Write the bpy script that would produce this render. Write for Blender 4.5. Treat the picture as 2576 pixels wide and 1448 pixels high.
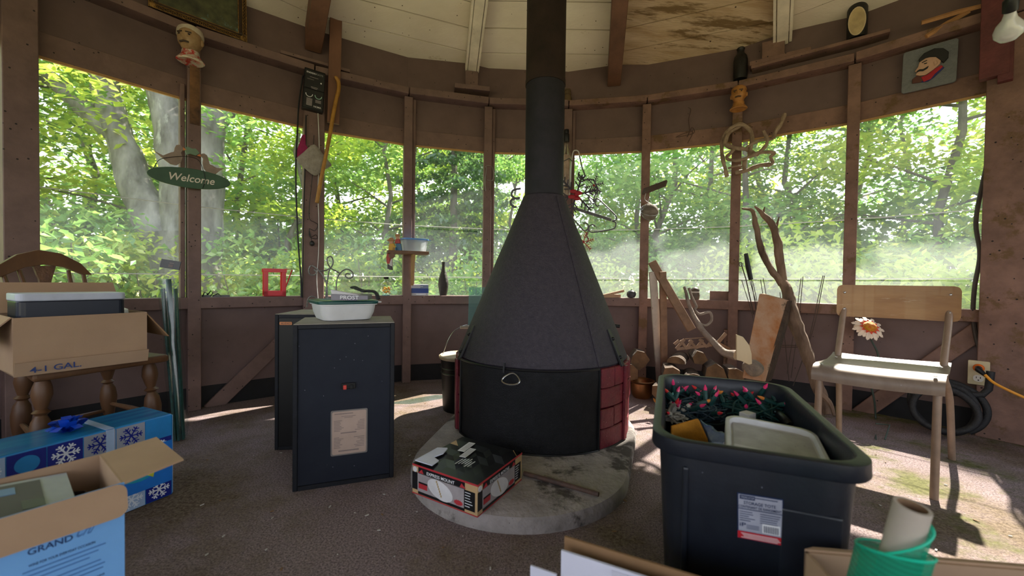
import bpy, bmesh, math, random
from mathutils import Vector as V, Matrix as MX, noise as NZ
random.seed(7)
for o in list(bpy.data.objects): bpy.data.objects.remove(o)
sc = bpy.context.scene
COL = sc.collection
PI = math.pi
sin, cos, rad = math.sin, math.cos, math.radians

# ------------------------------------------------------------------ camera
FPX, YAW, PIT, ROL = 1001.8, -.0055, .0176, .0131
CAM = V((-.2203, -.3174, .78))
fw = V((sin(YAW)*cos(PIT), cos(YAW)*cos(PIT), -sin(PIT)))
rt = V((cos(YAW), -sin(YAW), 0)); up = rt.cross(fw)
r2 = cos(ROL)*rt + sin(ROL)*up; u2 = -sin(ROL)*rt + cos(ROL)*up
cd = bpy.data.cameras.new('camera'); cam = bpy.data.objects.new('camera', cd); COL.objects.link(cam)
cd.sensor_width = 36; cd.lens = 36*FPX/2576; cd.clip_start = .02; cd.clip_end = 400
cd.dof.use_dof = True; cd.dof.focus_distance = 2.1; cd.dof.aperture_fstop = 2.4
mw = MX.Identity(4)
for i in range(3): mw[i][0] = r2[i]; mw[i][1] = u2[i]; mw[i][2] = -fw[i]; mw[i][3] = CAM[i]
cam.matrix_world = mw
sc.camera = cam

# ------------------------------------------------------------------ light
SUN_AZ, SUN_EL = rad(43), rad(47)
wd = bpy.data.worlds.new('sky'); sc.world = wd; wd.use_nodes = True
nt = wd.node_tree; nt.nodes.clear()
wo = nt.nodes.new('ShaderNodeOutputWorld'); bg = nt.nodes.new('ShaderNodeBackground')
tc = nt.nodes.new('ShaderNodeTexCoord'); sx = nt.nodes.new('ShaderNodeSeparateXYZ'); cr = nt.nodes.new('ShaderNodeValToRGB')
nt.links.new(tc.outputs['Generated'], sx.inputs[0]); nt.links.new(sx.outputs['Z'], cr.inputs[0])
cr.color_ramp.elements[0].position = 0; cr.color_ramp.elements[0].color = (.92, .95, 1, 1)
cr.color_ramp.elements[1].position = 1; cr.color_ramp.elements[1].color = (.62, .76, 1, 1)
nt.links.new(cr.outputs[0], bg.inputs[0]); bg.inputs[1].default_value = 1.5
nt.links.new(bg.outputs[0], wo.inputs[0])
sd = bpy.data.lights.new('sun', 'SUN'); sd.energy = 9.5; sd.angle = rad(.8); sd.color = (1, .93, .8)
sun = bpy.data.objects.new('sun', sd); COL.objects.link(sun)
sdir = V((sin(SUN_AZ)*cos(SUN_EL), cos(SUN_AZ)*cos(SUN_EL), sin(SUN_EL)))
sun.rotation_euler = sdir.to_track_quat('Z', 'Y').to_euler(); sun.location = sdir*30
vs = sc.view_settings; vs.view_transform = 'Standard'; vs.look = 'None'; vs.gamma = 1; vs.use_curve_mapping = False
vs.exposure = 1.3

# ------------------------------------------------------------------ pixel rays (2576 x 1448 frame) used to measure positions
def ray(x, y): return fw + r2*((x-1288)/FPX) - u2*((y-724)/FPX)
def D(x, y, d): return CAM + ray(x, y)*d
def Zf(x, y, z=0.):
    v = ray(x, y); return CAM + v*((z-CAM.z)/v.z)
def Rf(x, y, r):
    v = ray(x, y); a = v.x**2+v.y**2; b = 2*(CAM.x*v.x+CAM.y*v.y); c = CAM.x**2+CAM.y**2-r*r
    return CAM + v*((-b+math.sqrt(b*b-4*a*c))/2/a)

# ------------------------------------------------------------------ materials
MATS = {}
def newmat(name):
    m = bpy.data.materials.new(name); m.use_nodes = True; n = m.node_tree.nodes
    return m, n, m.node_tree.links, n['Principled BSDF']
def mat(name, col, rough=.7, col2=None, scale=12., var=.25, bump=0., bscale=None, metal=0., spec=.4, stretch=None, coat=0., spots=0., spotcol=(.02,.012,.01), spotscale=45., wear=None, wearcol=None, wearscale=4., alpha=None, trans=0., emit=None, rot=0.):
    """procedural surface: two-tone noise, optional dark specks, worn patches and fine relief"""
    if name in MATS: return MATS[name]
    m, n, L, p = newmat(name)
    p.inputs['Roughness'].default_value = rough; p.inputs['Metallic'].default_value = metal
    p.inputs['Specular IOR Level'].default_value = spec; p.inputs['Coat Weight'].default_value = coat
    p.inputs['Transmission Weight'].default_value = trans
    t = n.new('ShaderNodeTexCoord'); mp = n.new('ShaderNodeMapping'); L.new(t.outputs['Object'], mp.inputs[0])
    if stretch: mp.inputs['Scale'].default_value = stretch
    mp.inputs['Rotation'].default_value = (0,0,rot)
    ns = n.new('ShaderNodeTexNoise'); ns.inputs['Scale'].default_value = scale; ns.inputs['Detail'].default_value = 5; ns.inputs['Roughness'].default_value = .62
    L.new(mp.outputs[0], ns.inputs[0])
    c2 = col2 if col2 else tuple(c*(1-var) for c in col)
    c1 = col if col2 else tuple(min(1, c*(1+var*.7)) for c in col)
    r = n.new('ShaderNodeValToRGB'); r.color_ramp.elements[0].position = .32; r.color_ramp.elements[1].position = .68
    r.color_ramp.elements[0].color = (*c2, 1); r.color_ramp.elements[1].color = (*c1, 1)
    L.new(ns.outputs[0], r.inputs[0]); out = r.outputs[0]
    def mixin(out, fac, colour):
        mx = n.new('ShaderNodeMix'); mx.data_type = 'RGBA'; L.new(fac, mx.inputs[0]); L.new(out, mx.inputs[6]); mx.inputs[7].default_value = (*colour, 1)
        return mx.outputs[2]
    if wear is not None:
        w = n.new('ShaderNodeTexNoise'); w.inputs['Scale'].default_value = wearscale; w.inputs['Detail'].default_value = 8; w.inputs['Roughness'].default_value = .7
        L.new(mp.outputs[0], w.inputs[0])
        wr = n.new('ShaderNodeValToRGB'); wr.color_ramp.elements[0].position = wear; wr.color_ramp.elements[1].position = min(1, wear+.07)
        L.new(w.outputs[0], wr.inputs[0]); out = mixin(out, wr.outputs[0], wearcol)
    if spots:
        vo = n.new('ShaderNodeTexVoronoi'); vo.inputs['Scale'].default_value = spotscale; L.new(t.outputs['Object'], vo.inputs[0])
        lt = n.new('ShaderNodeMath'); lt.operation = 'LESS_THAN'; lt.inputs[1].default_value = spots; L.new(vo.outputs['Distance'], lt.inputs[0])
        out = mixin(out, lt.outputs[0], spotcol)
    L.new(out, p.inputs['Base Color'])
    if bump:
        b = n.new('ShaderNodeTexNoise'); b.inputs['Scale'].default_value = bscale or scale*6; b.inputs['Detail'].default_value = 4; L.new(mp.outputs[0], b.inputs[0])
        bp = n.new('ShaderNodeBump'); bp.inputs['Strength'].default_value = bump; bp.inputs['Distance'].default_value = .01
        L.new(b.outputs[0], bp.inputs['Height']); L.new(bp.outputs[0], p.inputs['Normal'])
    if alpha is not None: p.inputs['Alpha'].default_value = alpha
    if emit: p.inputs['Emission Color'].default_value = (*emit, 1); p.inputs['Emission Strength'].default_value = 1
    MATS[name] = m
    return m
def plain(name, col, rough=.6, **k): return mat(name, col, rough, var=.12, **k)

# ------------------------------------------------------------------ mesh builder
class B:
    def __init__(s): s.v = []; s.f = []; s.m = []; s.mi = 0
    def add(s, vs, fs):
        k = len(s.v); s.v += [V(p) for p in vs]; s.f += [tuple(i+k for i in f) for f in fs]; s.m += [s.mi]*len(fs); return s
    def hexa(s, p):   # 4 bottom, 4 top, same order
        return s.add(p, [(0,3,2,1),(4,5,6,7),(0,1,5,4),(1,2,6,5),(2,3,7,6),(3,0,4,7)])
    def box(s, c, sz, R=None):
        x, y, z = (a/2 for a in sz); c = V(c)
        q = [V(p) for p in ((-x,-y,-z),(x,-y,-z),(x,y,-z),(-x,y,-z),(-x,-y,z),(x,-y,z),(x,y,z),(-x,y,z))]
        return s.hexa([c+(R@p if R else p) for p in q])
    def beam(s, a, b, w, h, upv=(0,0,1)):   # rectangular bar from a to b
        a, b = V(a), V(b); d = (b-a).normalized(); x = d.cross(V(upv))
        if x.length < 1e-4: x = d.cross(V((0,1,0)))
        x.normalize(); y = x.cross(d)
        c = [-x*w/2-y*h/2, x*w/2-y*h/2, x*w/2+y*h/2, -x*w/2+y*h/2]
        return s.hexa([a+q for q in c]+[b+q for q in c])
    def tube(s, pts, rs, n=8, close=False, caps=True, squash=1.):
        pts = [V(p) for p in pts]; N = len(pts)
        if not hasattr(rs, '__len__'): rs = [rs]*N
        vs, fs = [], []; t0 = None; x = None
        for i in range(N):
            if close: t = (pts[(i+1)%N]-pts[i-1])
            else: t = pts[min(i+1,N-1)]-pts[max(i-1,0)]
            if t.length < 1e-9: t = V((0,0,1))
            t.normalize()
            if x is None:
                x = t.cross(V((0,0,1)));
                if x.length < .05: x = t.cross(V((0,1,0)))
            else: x = x - t*x.dot(t)
            x.normalize(); y = t.cross(x)
            for j in range(n):
                a = 2*PI*j/n; vs.append(pts[i]+x*cos(a)*rs[i]+y*sin(a)*rs[i]*squash)
        for i in range(N if close else N-1):
            k = (i+1) % N
            for j in range(n): fs.append((i*n+j, i*n+(j+1)%n, k*n+(j+1)%n, k*n+j))
        if caps and not close: fs += [tuple(range(n-1,-1,-1)), tuple(range((N-1)*n, N*n))]
        return s.add(vs, fs)
    def cyl(s, a, b, r, r1=None, n=16): return s.tube([a,b], [r, r if r1 is None else r1], n)
    def lathe(s, prof, n=24, M=None, a0=0., a1=2*PI, cap=True):
        full = abs(a1-a0-2*PI) < 1e-6; k = n if full else n+1; vs, fs = [], []
        for r, z in prof:
            for j in range(k):
                a = a0+(a1-a0)*j/n; p = V((r*cos(a), r*sin(a), z)); vs.append(M@p if M else p)
        for i in range(len(prof)-1):
            for j in range(n):
                j2 = (j+1) % k; fs.append((i*k+j, i*k+j2, (i+1)*k+j2, (i+1)*k+j))
        if cap and full:
            if prof[0][0] > 1e-5: fs.append(tuple(range(k-1,-1,-1)))
            if prof[-1][0] > 1e-5: fs.append(tuple(range((len(prof)-1)*k, len(prof)*k)))
        return s.add(vs, fs)
    def prism(s, poly, h, M=None, z=0.):
        n = len(poly); vs = [V((p[0],p[1],z)) for p in poly]+[V((p[0],p[1],z+h)) for p in poly]
        if M: vs = [M@p for p in vs]
        return s.add(vs, [tuple(range(n-1,-1,-1)), tuple(range(n,2*n))]+[(i,(i+1)%n,n+(i+1)%n,n+i) for i in range(n)])
    def ball(s, c, r, nu=14, nv=9, M=None):
        if not hasattr(r, '__len__'): r = (r,r,r)
        vs, fs = [], []
        for i in range(nv+1):
            t = PI*i/nv
            for j in range(nu):
                a = 2*PI*j/nu; p = V((r[0]*sin(t)*cos(a), r[1]*sin(t)*sin(a), -r[2]*cos(t)))
                if M: p = M@p
                vs.append(V(c)+p)
        for i in range(nv):
            for j in range(nu): fs.append((i*nu+j, i*nu+(j+1)%nu, (i+1)*nu+(j+1)%nu, (i+1)*nu+j))
        return s.add(vs, fs)
    def jit(s, a, sc_=8.):
        for p in s.v:
            d = NZ.noise_vector(p*sc_); p += d*a
        return s
    def build(s, name, mats, parent=None, w=False, smooth=False, bevel=0., loc=None, seg=2):
        me = bpy.data.meshes.new(name)
        vs = s.v; L0 = None
        if parent is not None:
            if w: mi = root_m(parent).inverted(); vs = [mi@p for p in vs]
        else:
            if loc is None:
                xs = [p.x for p in vs]; ys = [p.y for p in vs]
                loc = ((min(xs)+max(xs))/2, (min(ys)+max(ys))/2, min(p.z for p in vs))
            L0 = V(loc); vs = [p-L0 for p in vs]
        me.from_pydata([tuple(p) for p in vs], [], s.f)
        if not isinstance(mats, (list, tuple)): mats = [mats]
        for m in mats: me.materials.append(m)
        if len(mats) > 1: me.polygons.foreach_set('material_index', s.m)
        bm = bmesh.new(); bm.from_mesh(me); bmesh.ops.recalc_face_normals(bm, faces=bm.faces)
        bmesh.ops.dissolve_degenerate(bm, dist=1e-7, edges=bm.edges)
        bm.to_mesh(me); bm.free()
        if smooth:
            for p in me.polygons: p.use_smooth = True
            me.set_sharp_from_angle(angle=rad(40))
        o = bpy.data.objects.new(name, me); COL.objects.link(o)
        if L0 is not None: o.location = L0; MW[o] = MX.Translation(L0)
        else: o.parent = parent
        if bevel:
            b = o.modifiers.new('b', 'BEVEL'); b.width = bevel; b.segments = seg; b.limit_method = 'ANGLE'; b.angle_limit = rad(40)
        return o
MW = {}
def root_m(o):
    while o.parent is not None: o = o.parent
    return MW[o]
def tag(o, label, cat, group=None):
    o['label'] = label; o['category'] = cat
    if group: o['group'] = group
    return o
def thing(name, label, cat, loc=(0,0,0), rotz=0., group=None, M=None):
    o = bpy.data.objects.new(name, None); COL.objects.link(o); o.empty_display_size = .05
    m = M if M is not None else MX.Translation(V(loc)) @ MX.Rotation(rotz, 4, 'Z')
    o.matrix_world = m; MW[o] = m
    return tag(o, label, cat, group)
def struct(name):
    o = bpy.data.objects.new(name, None); COL.objects.link(o); MW[o] = MX.Identity(4); o['kind'] = 'structure'; return o
def copy_thing(src, m, label=None):
    r = src.copy(); COL.objects.link(r); r.matrix_world = m; MW[r] = m
    if label: r['label'] = label
    for c in [x for x in src.children]:
        d = c.copy(); COL.objects.link(d); d.parent = r
        for e in c.children: g = e.copy(); COL.objects.link(g); g.parent = d
    return r
def frame(o, x, z):   # matrix from origin, x axis and approximate z axis
    x = V(x).normalized(); z = V(z); y = z.cross(x).normalized(); z = x.cross(y).normalized()
    m = MX.Identity(4)
    for i in range(3): m[i][0] = x[i]; m[i][1] = y[i]; m[i][2] = z[i]; m[i][3] = o[i]
    return m
def bez(pts, n=8):   # Catmull-Rom through points
    p = [V(q) for q in pts]; p = [p[0]*2-p[1]]+p+[p[-1]*2-p[-2]]; out = []
    for i in range(1, len(p)-2):
        a, b, c, d = p[i-1:i+3]
        for k in range(n):
            t = k/n; out.append(.5*((2*b)+(c-a)*t+(2*a-5*b+4*c-d)*t*t+(3*b-a-3*c+d)*t**3))
    out.append(p[-2].copy()); return out
# ------------------------------------------------------------------ lettering (built-in font turned into thin meshes)
_tc = {}
def text_mesh(s):
    if s in _tc: return _tc[s]
    cu = bpy.data.curves.new('t', 'FONT'); cu.body = s; cu.size = 1; cu.resolution_u = 3; cu.offset = .012; cu.fill_mode = 'FRONT'
    o = bpy.data.objects.new('t', cu); COL.objects.link(o); bpy.context.view_layer.update()
    me = o.to_mesh(); vs = [v.co.copy() for v in me.vertices]; fs = [tuple(p.vertices) for p in me.polygons]
    o.to_mesh_clear(); bpy.data.objects.remove(o)
    x0 = min(v.x for v in vs); x1 = max(v.x for v in vs); vs = [V((v.x-x0, v.y, 0)) for v in vs]
    _tc[s] = (vs, fs, x1-x0); return _tc[s]
for s_ in ('Welcome','moon','RAYS','NOMA','4-1 GAL.','GRAND','Cru','WINE FOR YOUR EVERYDAY OCCASION','PROST','EXPRESS MOUNT','EXPRESE EL MONTAJE','STORAGE TOTE','CONTENANT DE RANGEMENT','iP','excel','STRONG N TUFF','BOX CONTAINS','AUDIO'): text_mesh(s_)
def text(s, M, w, h, mt, parent, name='lettering', shear=0.):
    """flat lettering, lower-left corner at M's origin, fitted to width w and cap height h"""
    vs, fs, W = text_mesh(s); b = B()
    b.add([M@V((p.x/W*w+shear*p.y/.73*h, p.y/.73*h, 0)) for p in vs], fs)
    return b.build(name, mt, parent)
def dashes(M, rows, mt, parent, name='small_print'):
    """rows of tiny print: (x, y, width, height)"""
    b = B()
    for x, y, w, h in rows: b.add([M@V(q) for q in ((x,y,0),(x+w,y,0),(x+w,y+h,0),(x,y+h,0))], [(0,1,2,3)])
    return b.build(name, mt, parent)
# ================================================================== round room
R0 = 2.86
PA = {-6:-133.4,-5:-121,-4:-108.6,-3:-96.2,-2:-83.8,-1:-71.4,0:-59.01,1:-46.33,2:-33.66,3:-20.98,4:-8.83,5:3.82,6:15.73,7:27.96,8:40.59,9:52.93,10:65.3,11:77.7,12:90.1,13:102.5,14:115,15:127.5,16:140,17:152.6,18:165.3,19:178,20:190.7,21:203,22:215,23:226.6}
ZS, ZH, ZP = .66, 1.805, 2.20
M_paint = mat('mauve_brown_paint', (.165,.103,.09), .62, var=.22, scale=9, bump=.12, spots=.10, spotscale=26, wear=.69, wearcol=(.11,.07,.055), wearscale=7)
M_panel = mat('painted_plywood', (.135,.086,.079), .6, var=.16, scale=5, bump=.06, spots=.05, spotscale=16)
M_rough = mat('weathered_paint', (.2,.115,.09), .75, var=.3, scale=8, bump=.3, wear=.56, wearcol=(.13,.075,.035), wearscale=6, spots=.1, spotscale=24)
M_trim = mat('honey_pine', (.42,.24,.09), .5, var=.2, scale=20)
M_tar = mat('black_tar_strip', (.012,.012,.014), .8, var=.3)
M_white = mat('whitewashed_board', (.84,.76,.64), .7, col2=(.72,.63,.51), scale=3, bump=.15, bscale=60, spots=.07, spotscale=18, spotcol=(.12,.08,.05), wear=.64, wearcol=(.5,.4,.26), wearscale=4, stretch=(.6,1.3,1.3))
M_worn = mat('worn_board', (.68,.53,.37), .8, col2=(.42,.28,.15), scale=5, rot=rad(21.9), bump=.4, bscale=40, spots=.07, spotscale=12, spotcol=(.06,.035,.02), wear=.53, wearcol=(.2,.125,.055), wearscale=4, stretch=(.28,2.6,2.6))
M_raft = mat('brown_rafter', (.16,.075,.045), .6, var=.35, scale=6, bump=.15, stretch=(1,1,.3))
M_raftw = mat('white_rafter', (.75,.67,.55), .6, var=.2, scale=8, wear=.64, wearcol=(.35,.24,.14), wearscale=9)
M_red = mat('faded_red_paint', (.115,.03,.03), .6, var=.35, scale=14, bump=.15)
def pol(a, r, z): a = rad(a); return V((sin(a)*r, cos(a)*r, z))
def chord(k, r0, r1, z0, z1, t0=0., t1=1., k2=None):
    """block between post k and the next, from radius r0 to r1"""
    a, b = PA[k], PA[k+1 if k2 is None else k2]
    def pt(t, r, z): return pol(a, r, z).lerp(pol(b, r, z), t)
    return B().hexa([pt(t0,r0,z0), pt(t1,r0,z0), pt(t1,r1,z0), pt(t0,r1,z0), pt(t0,r0,z1), pt(t1,r0,z1), pt(t1,r1,z1), pt(t0,r1,z1)])
WL, WB, WR, WX = struct('wall_left'), struct('wall_back'), struct('wall_right'), struct('wall_rear')
def wall_of(k): return WX if (k < -4 or k > 12) else WL if k < 2 else WB if k < 6 else WR
for k in range(-5, 23):
    P = wall_of(k); a = PA[k]
    wide = k in (0, 2, 9); wd_ = .105 if k == 0 else .125 if k == 2 else .17 if k == 9 else .062
    ri = R0-.03 if wide else R0; m = M_rough if k in (6, 7, 8, 9) else M_paint
    def stud(a, w, ri, ro, z0, z1, mt, nm='stud'):
        c = pol(a, (ri+ro)/2, (z0+z1)/2); return B().box(c, (w, ro-ri, z1-z0), MX.Rotation(-rad(a), 3, 'Z')).build(nm, mt, P, bevel=.003, seg=1)
    stud(a, wd_, ri, R0+.085, 0, ZP-.055 if k not in (0,) else 2.62, m)
    if k in (1, 3, 4, 5): stud(a+(-.95 if k == 1 else .85)*1.05, .022, R0+.025, R0+.085, ZS, ZP-.06 if k > 1 else 1.88, M_paint)
    nd = k+1
    if -5 <= k < 22 and not (15 <= k <= 18):  # unseen rear bays are left open so daylight reaches the interior
        t = .03
        chord(k, R0+.07, R0+.09, 0, ZS-.03, 0, 1).build('panel', M_panel, P)
        chord(k, R0+.066, R0+.071, 0, .125).build('base_strip', M_tar, P)
        chord(k, R0+.004, R0+.10, ZS-.065, ZS, t, 1-t).build('sill', m, P, bevel=.003, seg=1)
    if -5 <= k < 22:
        chord(k, R0+.055, R0+.09, ZH, ZH+.115, .03, .97).build('header_board', m, P, bevel=.002, seg=1)
        chord(k, R0+.068, R0+.09, ZH+.115, ZP).build('upper_panel', M_panel, P)
        chord(k, R0+.05, R0+.062, ZH-.012, ZH, .03, .97).build('window_trim', M_trim, P)
        chord(k, R0+.06, R0+.085, ZP, 2.60).build('frieze_panel', M_panel, P)
        chord(k, R0-.035, R0+.085, ZP-.048+random.uniform(-.003,.003), ZP+random.uniform(-.003,.003), .006, .994).build('top_plate', M_rough if k in (5,6,7,8) else M_paint, P, bevel=.003, seg=1)
# diagonal wind braces between the studs
def brace(px0, px1, P):
    a = Rf(*px0, R0+.05); b = Rf(*px1, R0+.05); n = (a+b)/2; n.z = 0
    B().beam(a, b, .03, .085, upv=n.cross(b-a)).build('brace', M_paint if P is WL else M_rough, P, bevel=.003, seg=1)
brace((528,1030), (720,845), WL); brace((2150,1050), (2490,810), WR)
# loose blocks and off-cuts nailed on the plate
def block(px, py, d, sz, a, m, P, nm='block'): B().box(D(px,py,d), sz, MX.Rotation(-rad(a), 3, 'Z')).build(nm, m, P, bevel=.002, seg=1)
def rblock(px, py, r, sz, m, P, nm='block', da=0, tilt=0):
    c = Rf(px,py,r); a = math.atan2(c.x, c.y); B().box(c, sz, MX.Rotation(-a+da,3,'Z')@MX.Rotation(tilt,3,'Y')).build(nm, m, P, bevel=.002, seg=1)
rblock(1187, 226, R0+.0, (.27,.10,.035), M_paint, WB); rblock(1186, 203, R0+.03, (.10,.05,.13), M_paint, WB)
rblock(795, 160, R0-.01, (.42,.07,.02), M_paint, WB); rblock(1545, 254, R0, (.62,.09,.022), M_rough, WB)
rblock(1945, 128, R0+.03, (.13,.05,.13), M_rough, WR); rblock(1960, 150, R0, (.34,.09,.03), M_rough, WR)
rblock(2050, 135, R0-.01, (.7,.1,.02), M_rough, WR); rblock(2505, 70, R0-.05, (.10,.05,.50), M_red, WR, 'stud'); rblock(2533, 80, R0-.04, (.05,.06,.50), M_red, WR, 'stud')
rblock(1818, 745, R0+.06, (.17,.03,.075), M_rough, WR, 'block'); rblock(1828, 880, R0+.045, (.04,.05,.30), M_rough, WR, 'block')
B().box(Rf(490,240,R0-.002), (.045,.006,.33), MX.Rotation(-math.atan2(Rf(490,240,R0).x, Rf(490,240,R0).y),3,'Z')).build('bare_patch', mat('bare_brown_wood', (.24,.115,.045), .7, col2=(.035,.018,.009), scale=9, bump=.2), WL)
rblock(842, 165, R0-.06, (.075,.025,.78), M_raft, WB, 'board', tilt=.02)

# ceiling: sixteen pitched bays of boards between rafters
CE = struct('ceiling')
RA = [-33.7+22.25*i for i in range(-6, 10)]
def zc(r): return 2.475+(2.94-r)*.36
for i in range(len(RA)):
    a0 = RA[i]; a1 = RA[i+1] if i+1 < len(RA) else RA[0]+360
    mtp = M_worn if 9 < a0 < 30 else M_white
    r = 2.99; j = 0
    while r > .25:
        w = .185+random.uniform(-.012,.012); q = max(r-w+.009, .1); g = random.uniform(-.005,.005)
        if -90 < (a0+a1)/2 < 90 or j < 3 or True:
            p = [pol(a0,r,zc(r)+g), pol(a1,r,zc(r)-g), pol(a1,q,zc(q)+g*.5), pol(a0,q,zc(q)+g)]
            mm = mtp
            B().hexa(p+[x+V((0,0,.02)) for x in p]).build('plank', mm, CE)
        r -= w; j += 1
    brown = i % 2 == 0
    dp = .17 if brown else .085; wdt = .10 if brown else .066
    ro = 2.90
    b = B(); t = MX.Rotation(-rad(a0), 3, 'Z')
    prof = [(ro, zc(ro)-dp), (ro, zc(ro)), (.12, zc(.12)), (.12, zc(.12)-dp)]
    vs = [t@V((sx_*wdt/2, y, z)) for sx_ in (-1,1) for y, z in prof]
    b.add(vs, [(0,1,2,3),(7,6,5,4)]+[(n_,(n_+1)%4,4+(n_+1)%4,4+n_) for n_ in range(4)])
    b.build('rafter', M_raft if brown else M_raftw, CE, bevel=.004, seg=1)
    if not brown:   # thin strips each side of the white rafters
        for s_ in (-1,1):
            q = [t@V((s_*.045, 2.9, zc(2.9)-.05)), t@V((s_*.045, .2, zc(.2)-.05))]
            B().beam(q[0], q[1], .016, .06).build('rafter_strip', M_raftw, CE)
B().lathe([(.16, zc(.12)-.18), (.16, zc(.1)+.02), (0, zc(0)+.02)], 16).build('hub', M_raft, CE)
B().lathe([(3.45, zc(3.45)+.03), (.0, zc(0)+.05), (.0, zc(0)+.12), (3.5, zc(3.45)+.10)], 32, cap=False).build('light_block_roof', M_tar, CE)  # unseen dark cone added over the planks to block light leaking through

# floor
m, n, L, p = newmat('worn_carpet'); M_floor = m
t = n.new('ShaderNodeTexCoord'); 
def nz(sc_, det=6, rough=.65):
    q = n.new('ShaderNodeTexNoise'); q.inputs['Scale'].default_value = sc_; q.inputs['Detail'].default_value = det; q.inputs['Roughness'].default_value = rough; L.new(t.outputs['Object'], q.inputs[0]); return q.outputs[0]
def ramp(src, a, b, ca, cb):
    q = n.new('ShaderNodeValToRGB'); q.color_ramp.elements[0].position = a; q.color_ramp.elements[1].position = b; q.color_ramp.elements[0].color = (*ca,1); q.color_ramp.elements[1].color = (*cb,1); L.new(src, q.inputs[0]); return q.outputs[0]
def mixc(f, a, b):
    q = n.new('ShaderNodeMix'); q.data_type = 'RGBA'; L.new(f, q.inputs[0]); L.new(a, q.inputs[6]); L.new(b, q.inputs[7]); return q.outputs[2]
pile = ramp(nz(170, 3, .8), .38, .64, (.10,.075,.078), (.36,.275,.275))
soil = ramp(nz(90, 4, .8), .36, .64, (.065,.045,.03), (.23,.175,.125))
moss = ramp(nz(60, 4), .35, .65, (.065,.065,.025), (.15,.145,.06))
c = mixc(ramp(nz(1.6, 8, .7), .46, .60, (0,0,0), (1,1,1)), pile, soil)
sp = n.new('ShaderNodeSeparateXYZ'); L.new(t.outputs['Object'], sp.inputs[0])
mr = n.new('ShaderNodeMapRange'); mr.inputs[1].default_value = .1; mr.inputs[2].default_value = .9; L.new(sp.outputs[0], mr.inputs[0])
mm_ = n.new('ShaderNodeMath'); mm_.operation = 'MULTIPLY'; L.new(mr.outputs[0], mm_.inputs[0]); L.new(ramp(nz(2.6, 7, .7), .50, .60, (0,0,0), (1,1,1)), mm_.inputs[1])
c = mixc(mm_.outputs[0], c, moss)
vo = n.new('ShaderNodeTexVoronoi'); vo.inputs['Scale'].default_value = 55; L.new(t.outputs['Object'], vo.inputs[0])
lt = n.new('ShaderNodeMath'); lt.operation = 'LESS_THAN'; lt.inputs[1].default_value = .055; L.new(vo.outputs['Distance'], lt.inputs[0])
crumb = n.new('ShaderNodeRGB'); crumb.outputs[0].default_value = (.34,.29,.24,1)
c = mixc(lt.outputs[0], c, crumb.outputs[0])
L.new(c, p.inputs['Base Color']); p.inputs['Roughness'].default_value = .95; p.inputs['Specular IOR Level'].default_value = .15
bp = n.new('ShaderNodeBump'); bp.inputs['Strength'].default_value = .55; bp.inputs['Distance'].default_value = .01; L.new(nz(240, 3, .8), bp.inputs['Height']); L.new(bp.outputs[0], p.inputs['Normal'])
fl = B().lathe([(3.05,-.06),(3.05,0),(0,0)], 58).build('floor', M_floor, loc=(0,0,0)); fl['kind'] = 'structure'
# plastic sheeting in the openings
def plastic(name, haze, low):
    m, n, L, p = newmat(name); n.remove(p); out = n['Material Output']
    tr = n.new('ShaderNodeBsdfTransparent'); tl = n.new('ShaderNodeBsdfTranslucent'); df = n.new('ShaderNodeBsdfDiffuse'); gl = n.new('ShaderNodeBsdfGlossy')
    tr.inputs[0].default_value = (.97,.98,.97,1); tl.inputs[0].default_value = (.86,.9,.92,1); df.inputs[0].default_value = (.6,.62,.62,1); gl.inputs['Roughness'].default_value = .12
    t = n.new('ShaderNodeTexCoord'); sp = n.new('ShaderNodeSeparateXYZ'); L.new(t.outputs['Object'], sp.inputs[0])
    mp = n.new('ShaderNodeMapping'); mp.inputs['Scale'].default_value = (1,1,.35); L.new(t.outputs['Object'], mp.inputs[0])
    a = n.new('ShaderNodeTexNoise'); a.inputs['Scale'].default_value = 3.2; a.inputs['Detail'].default_value = 7; L.new(mp.outputs[0], a.inputs[0])
    ra = n.new('ShaderNodeMapRange'); ra.inputs[1].default_value = .35; ra.inputs[2].default_value = .75; ra.inputs[3].default_value = haze*.5; ra.inputs[4].default_value = haze*1.7; L.new(a.outputs[0], ra.inputs[0])
    # mist left on the lower part of the sheet, with a wavy upper edge
    w = n.new('ShaderNodeTexNoise'); w.inputs['Scale'].default_value = 1.7; w.inputs['Detail'].default_value = 3; L.new(t.outputs['Object'], w.inputs[0])
    ad = n.new('ShaderNodeMath'); ad.operation = 'MULTIPLY_ADD'; ad.inputs[1].default_value = -1.5; L.new(w.outputs[0], ad.inputs[0]); L.new(sp.outputs[2], ad.inputs[2])
    rl = n.new('ShaderNodeMapRange'); rl.inputs[1].default_value = -.44; rl.inputs[2].default_value = -.32; rl.inputs[3].default_value = low; rl.inputs[4].default_value = 0; L.new(ad.outputs[0], rl.inputs[0])
    f = n.new('ShaderNodeMath'); f.operation = 'ADD'; f.use_clamp = True; L.new(ra.outputs[0], f.inputs[0]); L.new(rl.outputs[0], f.inputs[1])
    m1 = n.new('ShaderNodeMixShader'); m1.inputs[0].default_value = .3; L.new(tl.outputs[0], m1.inputs[1]); L.new(df.outputs[0], m1.inputs[2])
    m2 = n.new('ShaderNodeMixShader'); L.new(f.outputs[0], m2.inputs[0]); L.new(tr.outputs[0], m2.inputs[1]); L.new(m1.outputs[0], m2.inputs[2])
    m3 = n.new('ShaderNodeMixShader'); m3.inputs[0].default_value = .035; L.new(m2.outputs[0], m3.inputs[1]); L.new(gl.outputs[0], m3.inputs[2])
    L.new(m3.outputs[0], out.inputs[0]); return m
M_plL = plastic('clear_plastic_sheet', .06, .0); M_plB = plastic('dusty_plastic_sheet', .045, .03); M_plR = plastic('misted_plastic_sheet', .03, .12)
wn = 1
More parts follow.
